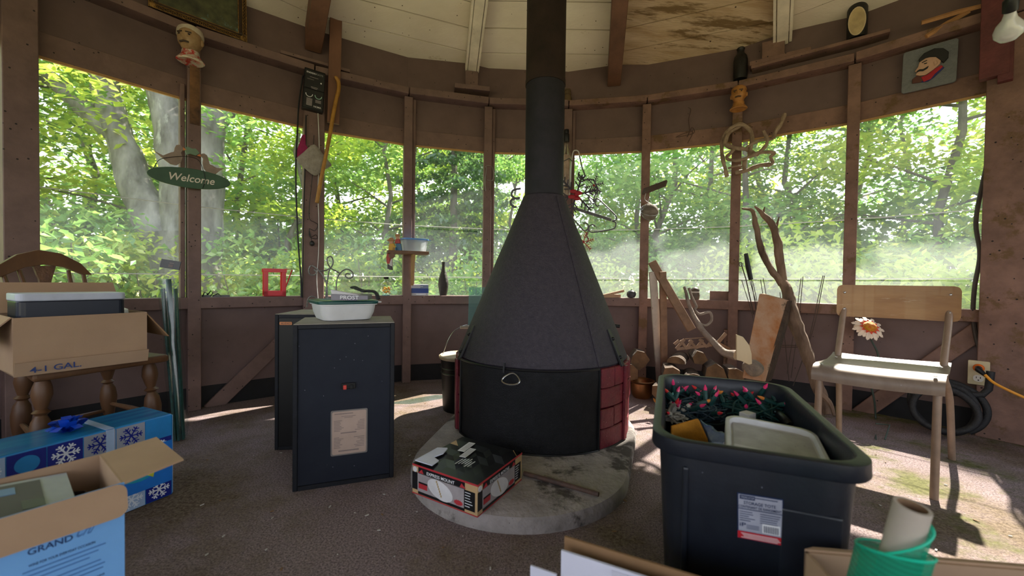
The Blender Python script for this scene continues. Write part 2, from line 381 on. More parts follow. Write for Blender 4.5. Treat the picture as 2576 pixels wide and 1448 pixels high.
for k in range(-3, 12):
    b = B(); nx = 14; a, c_ = pol(PA[k], R0+.094, 0), pol(PA[k+1], R0+.094, 0)
    o_n = ((a+c_)/2).normalized(); vs = []; fs = []
    for j in range(9):
        for i in range(nx+1):
            q = a.lerp(c_, i/nx); z = ZS-.01+(ZH+.02-ZS)*j/8
            vs.append(q+V((0,0,z))+o_n*.004*NZ.noise(V((i*.6+k*9, j*.4, 0)))) 
    for j in range(8):
        for i in range(nx): fs.append((j*(nx+1)+i, j*(nx+1)+i+1, (j+1)*(nx+1)+i+1, (j+1)*(nx+1)+i))
    o = B().add(vs, fs).build('window_%d' % wn, M_plL if k < 2 else M_plB if k < 5 else M_plR, loc=((a+c_)/2+V((0,0,ZS))), smooth=True); o['kind'] = 'structure'; wn += 1
# wires strung round the outside of the sheeting
M_wire = mat('pale_wire', (.55,.55,.53), .4, var=.1)
for z, dz, lb in ((1.20, .0, 'pale thin wire strung round the wall outside the plastic at mid window height'), (.79, .02, 'pale thin wire strung round the wall outside the plastic just above the sill')):
    pts = [pol(PA[k], R0+.105, z+dz*k/5) for k in range(-3, 13)]
    tag(B().tube(pts, .0028, 5).build('support_wire', M_wire), lb, 'wire')
# ================================================================== outdoors
M_grass = mat('woodland_ground', (.34,.33,.16), .95, col2=(.26,.2,.11), scale=1.2, bump=.4, bscale=30)
g = B(); 
g.lathe([(3.06,-.30),(9,-.32),(16,-.2),(60,1.2)], 48, cap=False); o = g.build('ground', M_grass, loc=(0,0,-.3)); o['kind'] = 'structure'
B().lathe([(3.04,-.32),(3.04,-.06)], 48, cap=False).build('trim_1', M_tar, loc=(0,0,-.32))['kind'] = 'structure'
def leafmat(name, c1, c2, c3):
    m, n, L, p = newmat(name); n.remove(p); out = n['Material Output']
    g = n.new('ShaderNodeNewGeometry'); oi = n.new('ShaderNodeObjectInfo')
    r = n.new('ShaderNodeValToRGB'); e = r.color_ramp.elements; e[0].color = (*c1,1); e[1].color = (*c3,1); q = e.new(.5); q.color = (*c2,1)
    ad = n.new('ShaderNodeMath'); ad.operation = 'MULTIPLY_ADD'; ad.inputs[1].default_value = .65; L.new(g.outputs['Random Per Island'], ad.inputs[0])
    m2 = n.new('ShaderNodeMath'); m2.operation = 'MULTIPLY'; m2.inputs[1].default_value = .35; L.new(oi.outputs['Random'], m2.inputs[0]); L.new(m2.outputs[0], ad.inputs[2])
    L.new(ad.outputs[0], r.inputs[0])
    d = n.new('ShaderNodeBsdfDiffuse'); tl = n.new('ShaderNodeBsdfTranslucent'); mx = n.new('ShaderNodeMixShader'); mx.inputs[0].default_value = .62
    L.new(r.outputs[0], d.inputs[0]); L.new(r.outputs[0], tl.inputs[0]); L.new(d.outputs[0], mx.inputs[1]); L.new(tl.outputs[0], mx.inputs[2])
    gl = n.new('ShaderNodeBsdfGlossy'); gl.inputs['Roughness'].default_value = .35; m3 = n.new('ShaderNodeMixShader'); m3.inputs[0].default_value = .05
    L.new(mx.outputs[0], m3.inputs[1]); L.new(gl.outputs[0], m3.inputs[2]); L.new(m3.outputs[0], out.inputs[0]); return m
M_leafY = leafmat('sunny_leaves', (.28,.44,.05), (.50,.62,.08), (.70,.72,.18))
M_leafG = leafmat('green_leaves', (.09,.22,.05), (.23,.41,.09), (.48,.60,.17))
M_leafD = leafmat('conifer_needles', (.04,.10,.03), (.08,.16,.05), (.12,.22,.06))
M_bark = mat('grey_bark', (.25,.235,.215), .9, col2=(.07,.062,.055), scale=5, bump=1., bscale=14, stretch=(1,1,.35), wear=.6, wearcol=(.33,.33,.28), wearscale=3)
M_barkd = mat('dark_bark', (.16,.14,.11), .9, col2=(.07,.06,.05), scale=8, bump=.5, stretch=(1,1,.3))
rnd = random.Random(3)
def leaves(blobs, n, size, flat=.5):
    vs, fs = [], []
    tot = sum(b[3]*b[4]*b[5] for b in blobs)
    for b in blobs:
        k = int(n*b[3]*b[4]*b[5]/tot)
        for _ in range(k):
            while True:
                p = V((rnd.uniform(-1,1), rnd.uniform(-1,1), rnd.uniform(-1,1)))
                if p.length < 1: break
            p = V((b[0]+p.x*b[3], b[1]+p.y*b[4], b[2]+p.z*b[5]))
            s = size*rnd.uniform(.6,1.3)
            nrm = V((rnd.gauss(0,1)*flat, rnd.gauss(0,1)*flat, 1)).normalized()
            x = nrm.cross(V((rnd.gauss(0,1), rnd.gauss(0,1), .3))).normalized(); y = nrm.cross(x)
            q = len(vs); vs += [p-x*s, p-y*s*.5+nrm*s*.1, p+x*s, p+y*s*.5+nrm*s*.1]; fs.append((q,q+1,q+2,q+3))
    return vs, fs
def add_leaf(vs, fs, name, mt, parent):
    me = bpy.data.meshes.new(name); me.from_pydata([tuple(v) for v in vs], [], fs); me.materials.append(mt)
    o = bpy.data.objects.new(name, me); COL.objects.link(o); o.parent = parent; return o
def broad(name, label, mt, n, h, spread, size, low=.6, trunk=.09):
    t = thing(name, label, 'tree')
    lean = [V((rnd.uniform(-.25,.25)*i*.4, rnd.uniform(-.25,.25)*i*.4, h*i/6)) for i in range(7)]
    B().tube(lean, [trunk*(1-.12*i) for i in range(7)], 8).build('trunk', M_barkd, t, smooth=True)
    bl = []
    for i in range(26):
        z = rnd.uniform(low, h); rr = spread*(1-.45*abs(z/h-.5)); a = rnd.uniform(0, 2*PI); d = rr*math.sqrt(rnd.random())
        s = rnd.uniform(.35,.75)*spread*.5
        bl.append((cos(a)*d, sin(a)*d, z, s*1.2, s*1.2, s*.5))
        if i % 2 == 0 and d > .3:
            zz = max(.2, z-.5); f = zz/h*6; k = int(min(5, f)); base = lean[k].lerp(lean[k+1], f-k)
            B().tube([base, V((cos(a)*d*.6, sin(a)*d*.6, z-.15)), V((cos(a)*d, sin(a)*d, z))], [trunk*.35, trunk*.2, .01], 5).build('branch', M_barkd, t, smooth=True)
    add_leaf(*leaves(bl, n, size), 'crown', mt, t); return t
def conifer(name, label, n, h, spread):
    t = thing(name, label, 'tree')
    B().tube([(0,0,0),(0,0,h)], [.12,.02], 8).build('trunk', M_barkd, t, smooth=True)
    bl = []
    for i in range(70):
        z = .5+(h-.6)*(i/70); rr = spread*(1-z/h)+.1; a = i*2.4
        for f in (.35,.7,1): bl.append((cos(a)*rr*f, sin(a)*rr*f, z-.25*f, .26, .26, .10))
    add_leaf(*leaves(bl, n, .075, 1.2), 'crown', M_leafD, t); return t
def bush(name, label, mt, n, h, spread, size):
    t = thing(name, label, 'bush'); bl = []
    for i in range(12):
        a = rnd.uniform(0, 2*PI); d = spread*math.sqrt(rnd.random()); s = rnd.uniform(.25,.5)*spread
        bl.append((cos(a)*d, sin(a)*d, rnd.uniform(.1,h), s, s, s*.7))
    for i in range(5):
        a = rnd.uniform(0, 2*PI); B().tube([(0,0,0),(cos(a)*spread*.4, sin(a)*spread*.4, h*.8)], [.02,.006], 5).build('stem', M_barkd, t)
    add_leaf(*leaves(bl, n, size, .8), 'foliage', mt, t); return t
GT = 'trees in the woods outside'; 
protos = [broad('leafy_tree', 'slender leafy tree with bright yellow green leaves in the woods outside', M_leafY, 7600, 7.5, 2.4, .078),
          broad('leafy_tree', 'slender leafy tree with bright yellow green leaves in the woods outside', M_leafY, 6800, 6.5, 2.2, .08),
          broad('leafy_tree', 'leafy tree with deep green leaves in the woods outside', M_leafG, 7600, 8.5, 2.5, .078),
          broad('leafy_tree', 'leafy tree with deep green leaves in the woods outside', M_leafG, 6400, 7.0, 2.3, .075),
          conifer('conifer', 'dark conifer in the woods behind the bottle vase on the sill', 9000, 7.5, 1.7)]
bushes = [bush('bush', 'low sunlit bush at the edge of the woods', M_leafY, 2200, 1.5, 1.3, .06), bush('bush', 'low dark green bush at the edge of the woods', M_leafG, 2200, 1.7, 1.3, .06)]
for p in protos[:4]: p['group'] = GT
protos[4]['group'] = 'conifers outside'
for p in bushes: p['group'] = 'bushes at the edge of the woods'
used = set()
def plant(i, lst, ang, dist, s=1., z=-.3):
    c = pol(ang, dist, z); m = MX.Translation(c) @ MX.Rotation(rnd.uniform(0, 6.28), 4, 'Z') @ MX.Scale(s, 4)
    src = lst[i]
    if id(src) not in used: used.add(id(src)); src.matrix_world = m; MW[src] = m
    else: copy_thing(src, m)
for ang, dist, i, s in [(-86,8,0,1),(-78,10.5,2,1.1),(-70,8.5,1,.9),(-62,11.5,0,1.1),(-56,9.5,1,1),(-49,13,2,1.15),(-43,10,0,.95),(-36,12,3,1.1),(-31,9.2,1,.85),(-25,12.5,0,1.1),(-20,9.8,3,.9),(-10.5,8.8,4,1),(-15,13,2,1.1),(-6,12.5,4,1.05),(-1,10.5,3,.75),(6,14,2,.85),(17,11.5,2,1),(20,8.8,3,.9),(25,12,2,1.1),(29,9.2,2,.9),(35,11,3,1),(47,9.5,0,.95),(41,14,2,1.1),(52,11.5,2,1.05),(57,8.6,1,.95),(63,11,0,1.05),(70,9,3,.95),(78,11,0,1.05),(86,9,2,1),
                        (-80,16,2,1.4),(-66,17,0,1.4),(-52,18,3,1.4),(-39,17,1,1.4),(-28,18,2,1.3),(-17,19,0,1.3),(-4,19,3,1.2),(14,18,2,1.35),(27,17,0,1.4),(44,18,3,1.4),(58,17,0,1.4),(73,17,2,1.4),(31,14,0,1.35),(-34,15,2,1.3),(-9,16,1,1.3),(10,11,3,.62)]:
    plant(i, protos, ang, dist, s)
for q in range(22):
    plant(q % 2, bushes, -92+q*8.6+rnd.uniform(-2,2), rnd.uniform(11,13), rnd.uniform(1.6,2.1), -.35)
for q in range(26):
    plant(q % 2, bushes, -88+q*7.1+rnd.uniform(-2,2), rnd.uniform(6.2,8.2), rnd.uniform(.75,1.15), -.35)
# big forked tree beside the hut
d = 6.2
def T(px, py, dd=0): return D(px, py, d+dd)
BT = thing('forked_tree', 'big grey forked tree trunk standing close outside behind the welcome sign', 'tree', T(470, 790))
def limb(pts, rs, nm):
    q = bez(pts, 6); n_ = len(q); rr = []
    for i in range(n_):
        f = i/(n_-1)*(len(rs)-1); k = min(int(f), len(rs)-2); rr.append(rs[k]+(rs[k+1]-rs[k])*(f-k))
    B().tube(q, rr, 14).jit(.05, 2.2).jit(.02, 9).build(nm, M_bark, BT, w=True, smooth=True)
limb([T(478,860), T(476,760), T(470,660), T(468,590)], [.50,.46,.45,.44], 'trunk')
limb([T(430,620), T(370,520), T(320,400), T(285,290), T(262,180), T(250,40)], [.31,.24,.20,.18,.165,.15], 'limb')
limb([T(300,350), T(225,280), T(150,215), T(95,170), T(20,60)], [.17,.13,.115,.10,.08], 'limb')
limb([T(470,600), T(448,470), T(425,330), T(400,200), T(380,30)], [.30,.22,.185,.18,.17], 'limb')
limb([T(505,640), T(520,480), T(530,330), T(545,200), T(560,30)], [.29,.23,.2,.18,.17], 'limb')
limb([T(540,330), T(600,270), T(650,230), T(720,150)], [.07,.05,.04,.02], 'branch')
bl = [((T(x,y)-T(470,790)).x+rnd.uniform(-.3,.3), (T(x,y)-T(470,790)).y+rnd.uniform(-.6,.6), (T(x,y)-T(470,790)).z, .5,.5,.22) for x, y in ((120,180),(640,250),(600,330),(430,160),(330,170),(700,200),(200,260),(580,420),(60,330))]
add_leaf(*leaves(bl, 1300, .06), 'foliage', M_leafG, BT)
# ================================================================== stove and hearth
C2 = V((CAM.x, CAM.y, 0))
def rel(x, y, z=0.): return V((CAM.x+x, CAM.y+y, z))
def rblk(w, d, r, n=6):   # rounded rectangle outline
    out = []
    for cx, cy, a0 in ((w/2-r, d/2-r, 0), (-w/2+r, d/2-r, 90), (-w/2+r, -d/2+r, 180), (w/2-r, -d/2+r, 270)):
        for i in range(n+1): a = rad(a0+90*i/n); out.append((cx+r*cos(a), cy+r*sin(a)))
    return out
def loft(b, rings, close_top=False, close_bot=True):
    n = len(rings[0]); vs = [p for r in rings for p in r]; fs = []
    for i in range(len(rings)-1):
        for j in range(n): fs.append((i*n+j, i*n+(j+1)%n, (i+1)*n+(j+1)%n, (i+1)*n+j))
    if close_bot: fs.append(tuple(range(n-1,-1,-1)))
    if close_top: fs.append(tuple(range((len(rings)-1)*n, len(rings)*n)))
    return b.add(vs, fs)
def pan(M, x, y, w, h, mt, parent, name='print', z=.0008):   # thin printed area on a face
    return B().hexa([M@V(q) for q in ((x,y,0),(x+w,y,0),(x+w,y+h,0),(x,y+h,0),(x,y,z),(x+w,y,z),(x+w,y+h,z),(x,y+h,z))]).build(name, mt, parent)
def poly(M, pts, mt, parent, name='print', z=.001):
    return B().prism(pts, z, M).build(name, mt, parent)
def oval(cx, cy, a, b, n=22, t=0.): return [(cx+a*cos(2*PI*i/n)*cos(t)-b*sin(2*PI*i/n)*sin(t), cy+a*cos(2*PI*i/n)*sin(t)+b*sin(2*PI*i/n)*cos(t)) for i in range(n)]
def burst(cx, cy, a, b, n=14): return [(cx+a*(1 if i%2 else .72)*cos(PI*i/n), cy+b*(1 if i%2 else .72)*sin(PI*i/n)) for i in range(2*n)]

M_iron = mat('sooty_hood_paint', (.044,.036,.046), .6, col2=(.026,.022,.031), scale=60, bump=.5, bscale=160, spots=.07, spotscale=60, spotcol=(.10,.095,.105), spec=.3)
M_pipe1 = mat('dark_stovepipe', (.021,.019,.026), .6, spec=.25, col2=(.012,.012,.015), scale=14, bump=.15, bscale=150)
M_pipe2 = mat('rusty_stovepipe', (.034,.021,.017), .75, spec=.2, col2=(.018,.012,.010), scale=9, bump=.2, bscale=150)
M_brick = mat('red_painted_brick', (.17,.013,.025), .5, col2=(.10,.008,.016), scale=20, bump=.4, bscale=70, spots=.06, spotscale=40, spotcol=(.4,.2,.2))
M_screen = mat('black_screen', (.010,.010,.012), .6, spec=.25, col2=(.005,.005,.006), scale=25, bump=.5, bscale=300, spots=.09, spotscale=130, spotcol=(.07,.07,.075))
M_steel = mat('bright_wire', (.5,.5,.5), .3, metal=1, var=.1)
M_conc = mat('worn_concrete', (.37,.325,.315), .9, col2=(.22,.195,.185), scale=9, bump=.5, bscale=60, wear=.54, wearcol=(.07,.06,.056), wearscale=3.6, spots=.06, spotscale=50, spotcol=(.05,.045,.04))
M_black = plain('black_enamel', (.007,.007,.008), .4, spec=.3)
M_rust = mat('rusty_iron', (.11,.06,.045), .75, col2=(.06,.04,.035), scale=30, bump=.3)
S = D(1366, 640, 2.08); S.z = .055
# concrete pad
c1 = V((-.19, 1.335)); c2_ = V((S.x, S.y)); pts = []
import itertools
def hull(ps):
    ps = sorted(set(ps)); 
    def half(ps):
        h = []
        for p in ps:
            while len(h) > 1 and (h[-1][0]-h[-2][0])*(p[1]-h[-2][1])-(h[-1][1]-h[-2][1])*(p[0]-h[-2][0]) <= 0: h.pop()
            h.append(p)
        return h
    a = half(ps); b = half(ps[::-1]); return a[:-1]+b[:-1]
hp = hull([(round(c1.x+.44*cos(i*PI/32),5), round(c1.y+.44*sin(i*PI/32),5)) for i in range(64)]+[(round(c2_.x+.48*cos(i*PI/24),5), round(c2_.y+.48*sin(i*PI/24),5)) for i in range(48)])
cx_ = sum(p[0] for p in hp)/len(hp); cy_ = sum(p[1] for p in hp)/len(hp)
def sc_h(f): return [(cx_+(x-cx_)*f, cy_+(y-cy_)*f) for x, y in hp]
b = B(); loft(b, [[V((x,y,z)) for x, y in sc_h(f)] for f, z in ((1,0),(1.0,.03),(.985,.048),(.955,.055),(.8,.056),(.5,.056),(.2,.056))], close_top=True)
HS = tag(b.build('hearth_slab', M_conc, smooth=True), 'rounded grey concrete hearth slab under the conical stove', 'hearth')
ST = thing('conical_stove', 'black conical freestanding fireplace with stovepipe and red brick base', 'stove', S)
fa = math.atan2(CAM.y-S.y, CAM.x-S.x)     # towards the room's middle
z0 = -S.z
# hood with overlapping rim
hd = B(); prof = [(.108,1.215),(.112,1.205)]+[(.112+(.432-.112)*t, 1.205-(1.205-.415)*t) for t in (.1,.25,.4,.55,.7,.85,1)]+[(.425,.405)]
hd.lathe([(r, z+z0) for r, z in prof], 56, cap=False); hd.jit(.0025, 9)
H = hd.build('hood', M_iron, ST, smooth=True)
for a in (.62, 3.3): # riveted seams down the hood
    q = [V((cos(fa+a)*(r+.002), sin(fa+a)*(r+.002), z+z0)) for r, z in prof[1:-1]]
    B().tube(q, .006, 6, squash=.5).build('seam', M_iron, H, smooth=True)
p1 = B().lathe([(.1,1.17+z0),(.1,1.80+z0)], 36); p1.build('stovepipe', M_pipe1, ST, smooth=True)
p2 = B().lathe([(.1035,1.79+z0),(.1035,1.815+z0),(.1015,1.82+z0),(.1015,3.0+z0)], 36); p2.build('upper_stovepipe', M_pipe2, ST, smooth=True)
B().lathe([(.103,1.208+z0),(.106,1.215+z0),(.103,1.222+z0)], 36, cap=False).build('collar', M_pipe1, ST, smooth=True)
# brick drum, open to the front
RB = .445; A_L, A_R = -rad(59), rad(34)     # opening, measured from the front direction (left negative)
def SA(a, r, z): return V((r*cos(fa+a), r*sin(fa+a), z+z0))
core = B(); n_ = 40; a_s, a_e = A_R+.02, 2*PI+A_L-.02
vs = []; fs = []
for i in range(n_+1):
    a = a_s+(a_e-a_s)*i/n_
    for r, z in ((RB-.03,.055),(RB-.03,.405),(RB-.06,.405),(RB-.06,.055)): vs.append(SA(a, r, z))
for i in range(n_):
    for j in range(4): fs.append((i*4+j, i*4+(j+1)%4, (i+1)*4+(j+1)%4, (i+1)*4+j))
fs += [(0,1,2,3), (n_*4+3,n_*4+2,n_*4+1,n_*4)]
core.add(vs, fs).build('firebox', M_black, ST, smooth=True)
for row in range(4):
    za = .058+row*.088; zb = za+.084; a = a_s+(0 if row % 2 == 0 else -.0); k = 0
    wst = .40; a += (0 if row%2==0 else .2-wst) 
    while a < a_e:
        a1 = max(a+.006, a_s); a2 = min(a+wst-.006, a_e)
        if a2-a1 > .05:
            vs = []; fs = []; ro = RB+random.uniform(-.004,.004)
            for i in range(5):
                t = a1+(a2-a1)*i/4
                for r, z in ((ro-.03,za),(ro,za),(ro,zb),(ro-.03,zb)): vs.append(SA(t, r, z))
            for i in range(4):
                for j in range(4): fs.append((i*4+j, i*4+(j+1)%4, (i+1)*4+(j+1)%4, (i+1)*4+j))
            fs += [(0,1,2,3),(19,18,17,16)]
            B().add(vs, fs).build('brick', M_brick, ST, bevel=.004, seg=1)
        a += wst
# flanges and straps where hood meets base
for a, s_ in ((A_R+.44, 1), (A_L-.12, -1)):
    B().beam(SA(a, RB+.004, .06), SA(a, RB+.006, .40), .03, .012, upv=SA(a,1,0)-SA(a,0,0)).build('flange', M_brick, ST, bevel=.002)
    st = B().beam(SA(a-.07*s_, .372, .56), SA(a-.07*s_, .448, .40), .03, .012, upv=SA(a,1,0)-SA(a,0,0)).build('strap', M_black, ST, bevel=.002)
    for f in (.25,.75):
        c = SA(a-.07*s_, .372+.076*f+.008, .56-.16*f); B().ball(c, .009, 8, 6).build('bolt', M_black, st, smooth=True)
# curved front screen with a rolled edge and pull loop
sv = []; sf = []; ns_ = 24
for i in range(ns_+1):
    a = A_L+(A_R-A_L)*i/ns_
    for z in (.058,.15,.25,.33,.408): sv.append(SA(a, RB-.004+(.004 if z > .3 else 0), z))
for i in range(ns_):
    for j in range(4): sf.append((i*5+j, (i+1)*5+j, (i+1)*5+j+1, i*5+j+1))
SCR = B().add(sv, sf).build('screen', M_screen, ST, smooth=True)
for z, r_ in ((.408,.005),(.058,.005)): B().tube([SA(A_L+(A_R-A_L)*i/ns_, RB, z) for i in range(ns_+1)], r_, 6).build('screen_rail', M_black, SCR, smooth=True)
for a in (A_L, A_R): B().tube([SA(a, RB, .058), SA(a, RB, .408)], .005, 6).build('screen_rail', M_black, SCR)
a = -rad(15); lp = []
for i in range(25):
    t = 2*PI*i/24; lp.append(SA(a+(.075*sin(t))*(1-.35*cos(t)), RB+.012+.02*(1-cos(t)), .40-.038*(1-cos(t))*.5-.004))
B().tube(lp, .0032, 6).build('pull_loop', M_steel, SCR, smooth=True)
B().beam(SA(a-.09, RB+.008, .435), SA(a-.09, RB+.012, .395), .008, .006).build('hook', M_black, SCR)
q = D(1532, 818, 2.1); B().tube([q+V((-.06,0,0)), q+V((.02,0,0)), q+V((.055,.0,-.004))], [.006,.0095,.0095], 10).build('damper_handle', M_black, ST, w=True, smooth=True)
# rusty poker lying on the slab
tag(B().tube([Zf(1318,1190,.066), Zf(1400,1212,.066), Zf(1506,1243,.066)], [.0085,.0085,.008], 8).build('poker', M_rust, smooth=True), 'rusty iron poker lying on the concrete hearth slab', 'poker')

# ================================================================== light fitting carton on the hearth
M_card = mat('brown_cardboard', (.39,.255,.16), .85, col2=(.335,.215,.135), scale=6, bump=.05, bscale=200)
M_cardd = mat('darker_cardboard', (.25,.14,.07), .85, col2=(.2,.11,.05), scale=6)
M_gloss = mat('glossy_black_print', (.010,.010,.012), .32, var=.3, scale=6, spec=.3)
M_tan = plain('tan_print', (.47,.31,.16), .5); M_redp = plain('red_print', (.42,.03,.04), .45); M_wht = plain('white_print', (.72,.72,.75), .5)
M_photo = mat('grey_photo_print', (.36,.32,.33), .45, col2=(.26,.23,.24), scale=14); M_lamp = plain('pale_photo_print', (.62,.6,.62), .4); M_gold = plain('gold_print', (.42,.3,.16), .4)
N_, L_, R_ = Zf(1201,1301,.057), Zf(1043,1234,.057), Zf(1312,1206,.057)
ex = (R_-N_); la = ex.length; ex.normalize(); ey = V((0,0,1)).cross(ex); lb = (L_-N_).dot(ey); hh = .1
EM = frame(N_, ex, (0,0,1))
EB = thing('lamp_carton', 'black and red light fitting carton reading Express Mount on the hearth slab', 'box', M=EM)
b = B(); gx = 7; vs = []; fs = []
for j in range(gx+1):
    for i in range(gx+1):
        x, y = la*i/gx, lb*j/gx; e = min(i, j, gx-i, gx-j); vs.append(V((x, y, hh+(0 if e == 0 else .003*NZ.noise(V((i*.9,j*.7,3)))+.001+ (.004 if (i+j) in (6,7) else 0)))))
for j in range(gx):
    for i in range(gx): fs.append((j*(gx+1)+i, j*(gx+1)+i+1, (j+1)*(gx+1)+i+1, (j+1)*(gx+1)+i))
b.add(vs, fs); b.build('lid', M_gloss, EB, smooth=False)
b = B().hexa([V(q) for q in ((0,0,0),(la,0,0),(la,lb,0),(0,lb,0),(0,0,hh),(la,0,hh),(la,lb,hh),(0,lb,hh))]); b.build('body', M_tan, EB, bevel=.001, seg=1)
for F, W, txt in ((frame(V((0,lb,0)), (0,-1,0), (-1,0,0)), lb, 'EXPRESS MOUNT'), (frame(V((0,0,0)), (1,0,0), (0,-1,0)), la, 'EXPRESE EL MONTAJE')):
    F = frame(F.translation, F.col[0].to_3d(), F.col[2].to_3d())
    # local face axes: x along the edge, y up
    x_ax = F.col[0].to_3d(); nrm = F.col[2].to_3d(); F = MX.Identity(4); yy = V((0,0,1))
    for i in range(3): F[i][0] = x_ax[i]; F[i][1] = yy[i]; F[i][2] = nrm[i]
    F.translation = V((0,lb,0)) if txt == 'EXPRESS MOUNT' else V((0,0,0))
    pan(F, W*.09, .013, W*.72, .062, M_photo, EB); pan(F, W*.0, .016, W*.09, .058, M_gloss, EB); pan(F, W*.81, .012, W*.155, .06, M_gloss, EB)
    pan(F, W*.10, .0725, W*.72, .0215, M_gloss, EB); pan(F, 0, .0945, W, .0055, M_redp, EB, z=.0012); pan(F, W*.1, .004, W*.72, .009, M_gloss, EB); pan(F, 0, .0, W, .003, M_redp, EB, z=.0012)
    Fz = F @ MX.Translation(V((0,0,.0014)))
    text(txt, Fz @ MX.Translation(V((W*.24,.077,0))), W*.43, .0105, M_wht, EB)
    poly(F, oval(W*.45, .041, W*.2, .029, t=-.25), M_lamp, EB, z=.0014); dashes(F@MX.Translation(V((0,0,.0018))), [(W*(.39+.012*i), .062-.007*i, W*.02, .0075) for i in range(7)], M_gold, EB, 'print')
    poly(F, burst(W*.73, .024, W*.075, .0095), M_redp, EB, z=.0014); pan(F, W*.11, .024, W*.14, .017, M_redp, EB, z=.0014); pan(F, W*.11, .040, W*.14, .006, M_gloss, EB, z=.0014)
    poly(F, oval(W*.045, .083, W*.035, .009), M_lamp, EB, z=.0012)
    for x in (W*.145, W*.79): poly(F, [(x-.012,.0755),(x+.012,.0755),(x+.004*(1 if x > W/2 else -1)*-1,.089)], M_redp, EB, z=.0013)
    dashes(F@MX.Translation(V((0,0,.0013))), [(W*.825, .064-.0085*i, W*.11*random.uniform(.5,1), .0022) for i in range(6)], M_wht, EB)
T_ = MX.Translation(V((0,0,hh+.0075)))
for x, y, w, h in ((.55,.62,.30,.10),(.42,.50,.28,.09)): 
    Mx = T_ @ MX.Translation(V((la*x, lb*y, 0))) @ MX.Rotation(.12, 4, 'Z'); pan(Mx, 0, 0, la*w, lb*h, M_wht, EB, 'sticker'); dashes(Mx@MX.Translation(V((0,0,.0012))), [(.004, .003+.005*i, la*w*.85, .0015) for i in range(4)], M_photo, EB)
b = B(); 
b.prism([(la*.02,lb*.70),(la*.02,lb*.98),(la*.45,lb*.99),(la*.5,lb*.86),(la*.34,lb*.80),(la*.2,lb*.84),(la*.16,lb*.72)], .004, MX.Translation(V((0,0,hh+.008))))
b.jit(.003, 60).build('torn_label', plain('torn_white_paper', (.62,.64,.75), .8), EB)
dashes(MX.Translation(V((0,0,hh+.0078))), [(la*(.22+.02*(i%4)), lb*(.5-.035*i), la*.16, lb*.012) for i in range(6)], M_wht, EB)

# ================================================================== loudspeakers
M_vinyl = mat('black_vinyl_cabinet', (.008,.009,.013), .55, spec=.25, var=.35, scale=30, bump=.1, bscale=250, spots=.05, spotscale=45, spotcol=(.08,.085,.1))
M_board = mat('navy_black_board', (.006,.008,.017), .6, spec=.25, col2=(.009,.012,.021), scale=14, spots=.045, spotscale=30, spotcol=(.16,.17,.2))
M_dust = mat('dusty_cabinet_top', (.30,.27,.235), .9, var=.2, scale=12)
M_plate = mat('beige_data_plate', (.40,.29,.235), .5, var=.08); M_ink = plain('grey_ink', (.2,.15,.14), .6); M_orng = plain('orange_badge', (.55,.2,.07), .4)
FL, FR = V((-1.019,1.115,0)), V((-.686,1.238,0)); ux = (FR-FL); WS = ux.length
SP = thing('loudspeaker', 'dusty black loudspeaker showing its back panel with terminals and beige data plate', 'speaker', M=frame(FL, ux, (0,0,1)))
hs, ds, rim = .61, .285, .016
def cab(P, w, d, h, recess):
    c = B()
    c.box((w/2, d/2+recess/2, h/2), (w-.002, d-recess, h-.002)); c.build('cabinet', M_vinyl, P)
    for bx_ in (((rim/2, recess/2, h/2), (rim, recess, h)), ((w-rim/2, recess/2, h/2), (rim, recess, h)), ((w/2, recess/2, rim/2), (w-2*rim, recess, rim)), ((w/2, recess/2, h-rim/2), (w-2*rim, recess, rim))):
        B().box(*bx_).build('rim', M_vinyl, P, bevel=.002, seg=1)
    B().box((w/2, d/2, h+.001), (w-.004, d-.004, .003)).build('dust_layer', M_dust, P)
cab(SP, WS, ds, hs, .014)
B().box((WS/2, .0105, hs/2), (WS-2*rim-.001, .006, hs-2*rim-.001)).build('back_panel', M_board, SP)
FS = MX.Identity(4); FS[1][1] = 0; FS[2][2] = 0; FS[1][2] = -1; FS[2][1] = 1; FS.translation = V((0,.0073,0))   # face plane: x right, y up, z towards the room
tm = B().box((WS*.53, .003, .375), (.05,.01,.022)).build('terminal_block', M_black, SP, bevel=.002)
B().box((WS*.495, -.004, .372), (.012,.012,.016)).build('red_clip', plain('red_plastic', (.5,.05,.04), .35), tm, bevel=.002); B().box((WS*.56, -.004, .372), (.012,.012,.016)).build('black_clip', M_black, tm, bevel=.002)
poly(FS@MX.Translation(V((WS*.365,.115,0))), rblk(.125,.165,.004) and [(x+.062, y+.082) for x, y in rblk(.13,.172,.006)], plain('plate_edge', (.22,.2,.19), .4, metal=.5), SP, 'plate_frame', z=.0015)
PL = poly(FS@MX.Translation(V((WS*.365,.115,.0012))), [(x+.062, y+.082) for x, y in rblk(.12,.162,.006)], M_plate, SP, 'data_plate', z=.0012)
Mp = FS@MX.Translation(V((WS*.365+.004,.122,.0028)))
rows = [(.006,.146,.065,.003),(.03,.136,.05,.002),(.04,.131,.03,.002),(.028,.072,.055,.0042),(.02,.004,.072,.0045)]
for blk in (.082,.018):
    for i in range(8): rows += [(.004, blk+i*.0055, random.uniform(.018,.036), .0022), (.112-random.uniform(.02,.045), blk+i*.0055, .0, .0)]
    for i in range(7): w_ = random.uniform(.015,.04); rows.append((.112-w_, blk+i*.006, w_, .0022))
dashes(Mp, [r for r in rows if r[2] > 0], M_ink, PL)
SP2 = thing('loudspeaker', 'black loudspeaker with small orange badge standing behind the other one', 'speaker', M=frame(V((-1.297,1.467,0)), (1,.10,0), (0,0,1)))
cab(SP2, .34, .285, .615, .012)
B().box((.17, .008, .3075), (.31,.008,.585)).build('grille', M_black, SP2)
F2 = FS.copy(); F2.translation = V((0,.003,0))
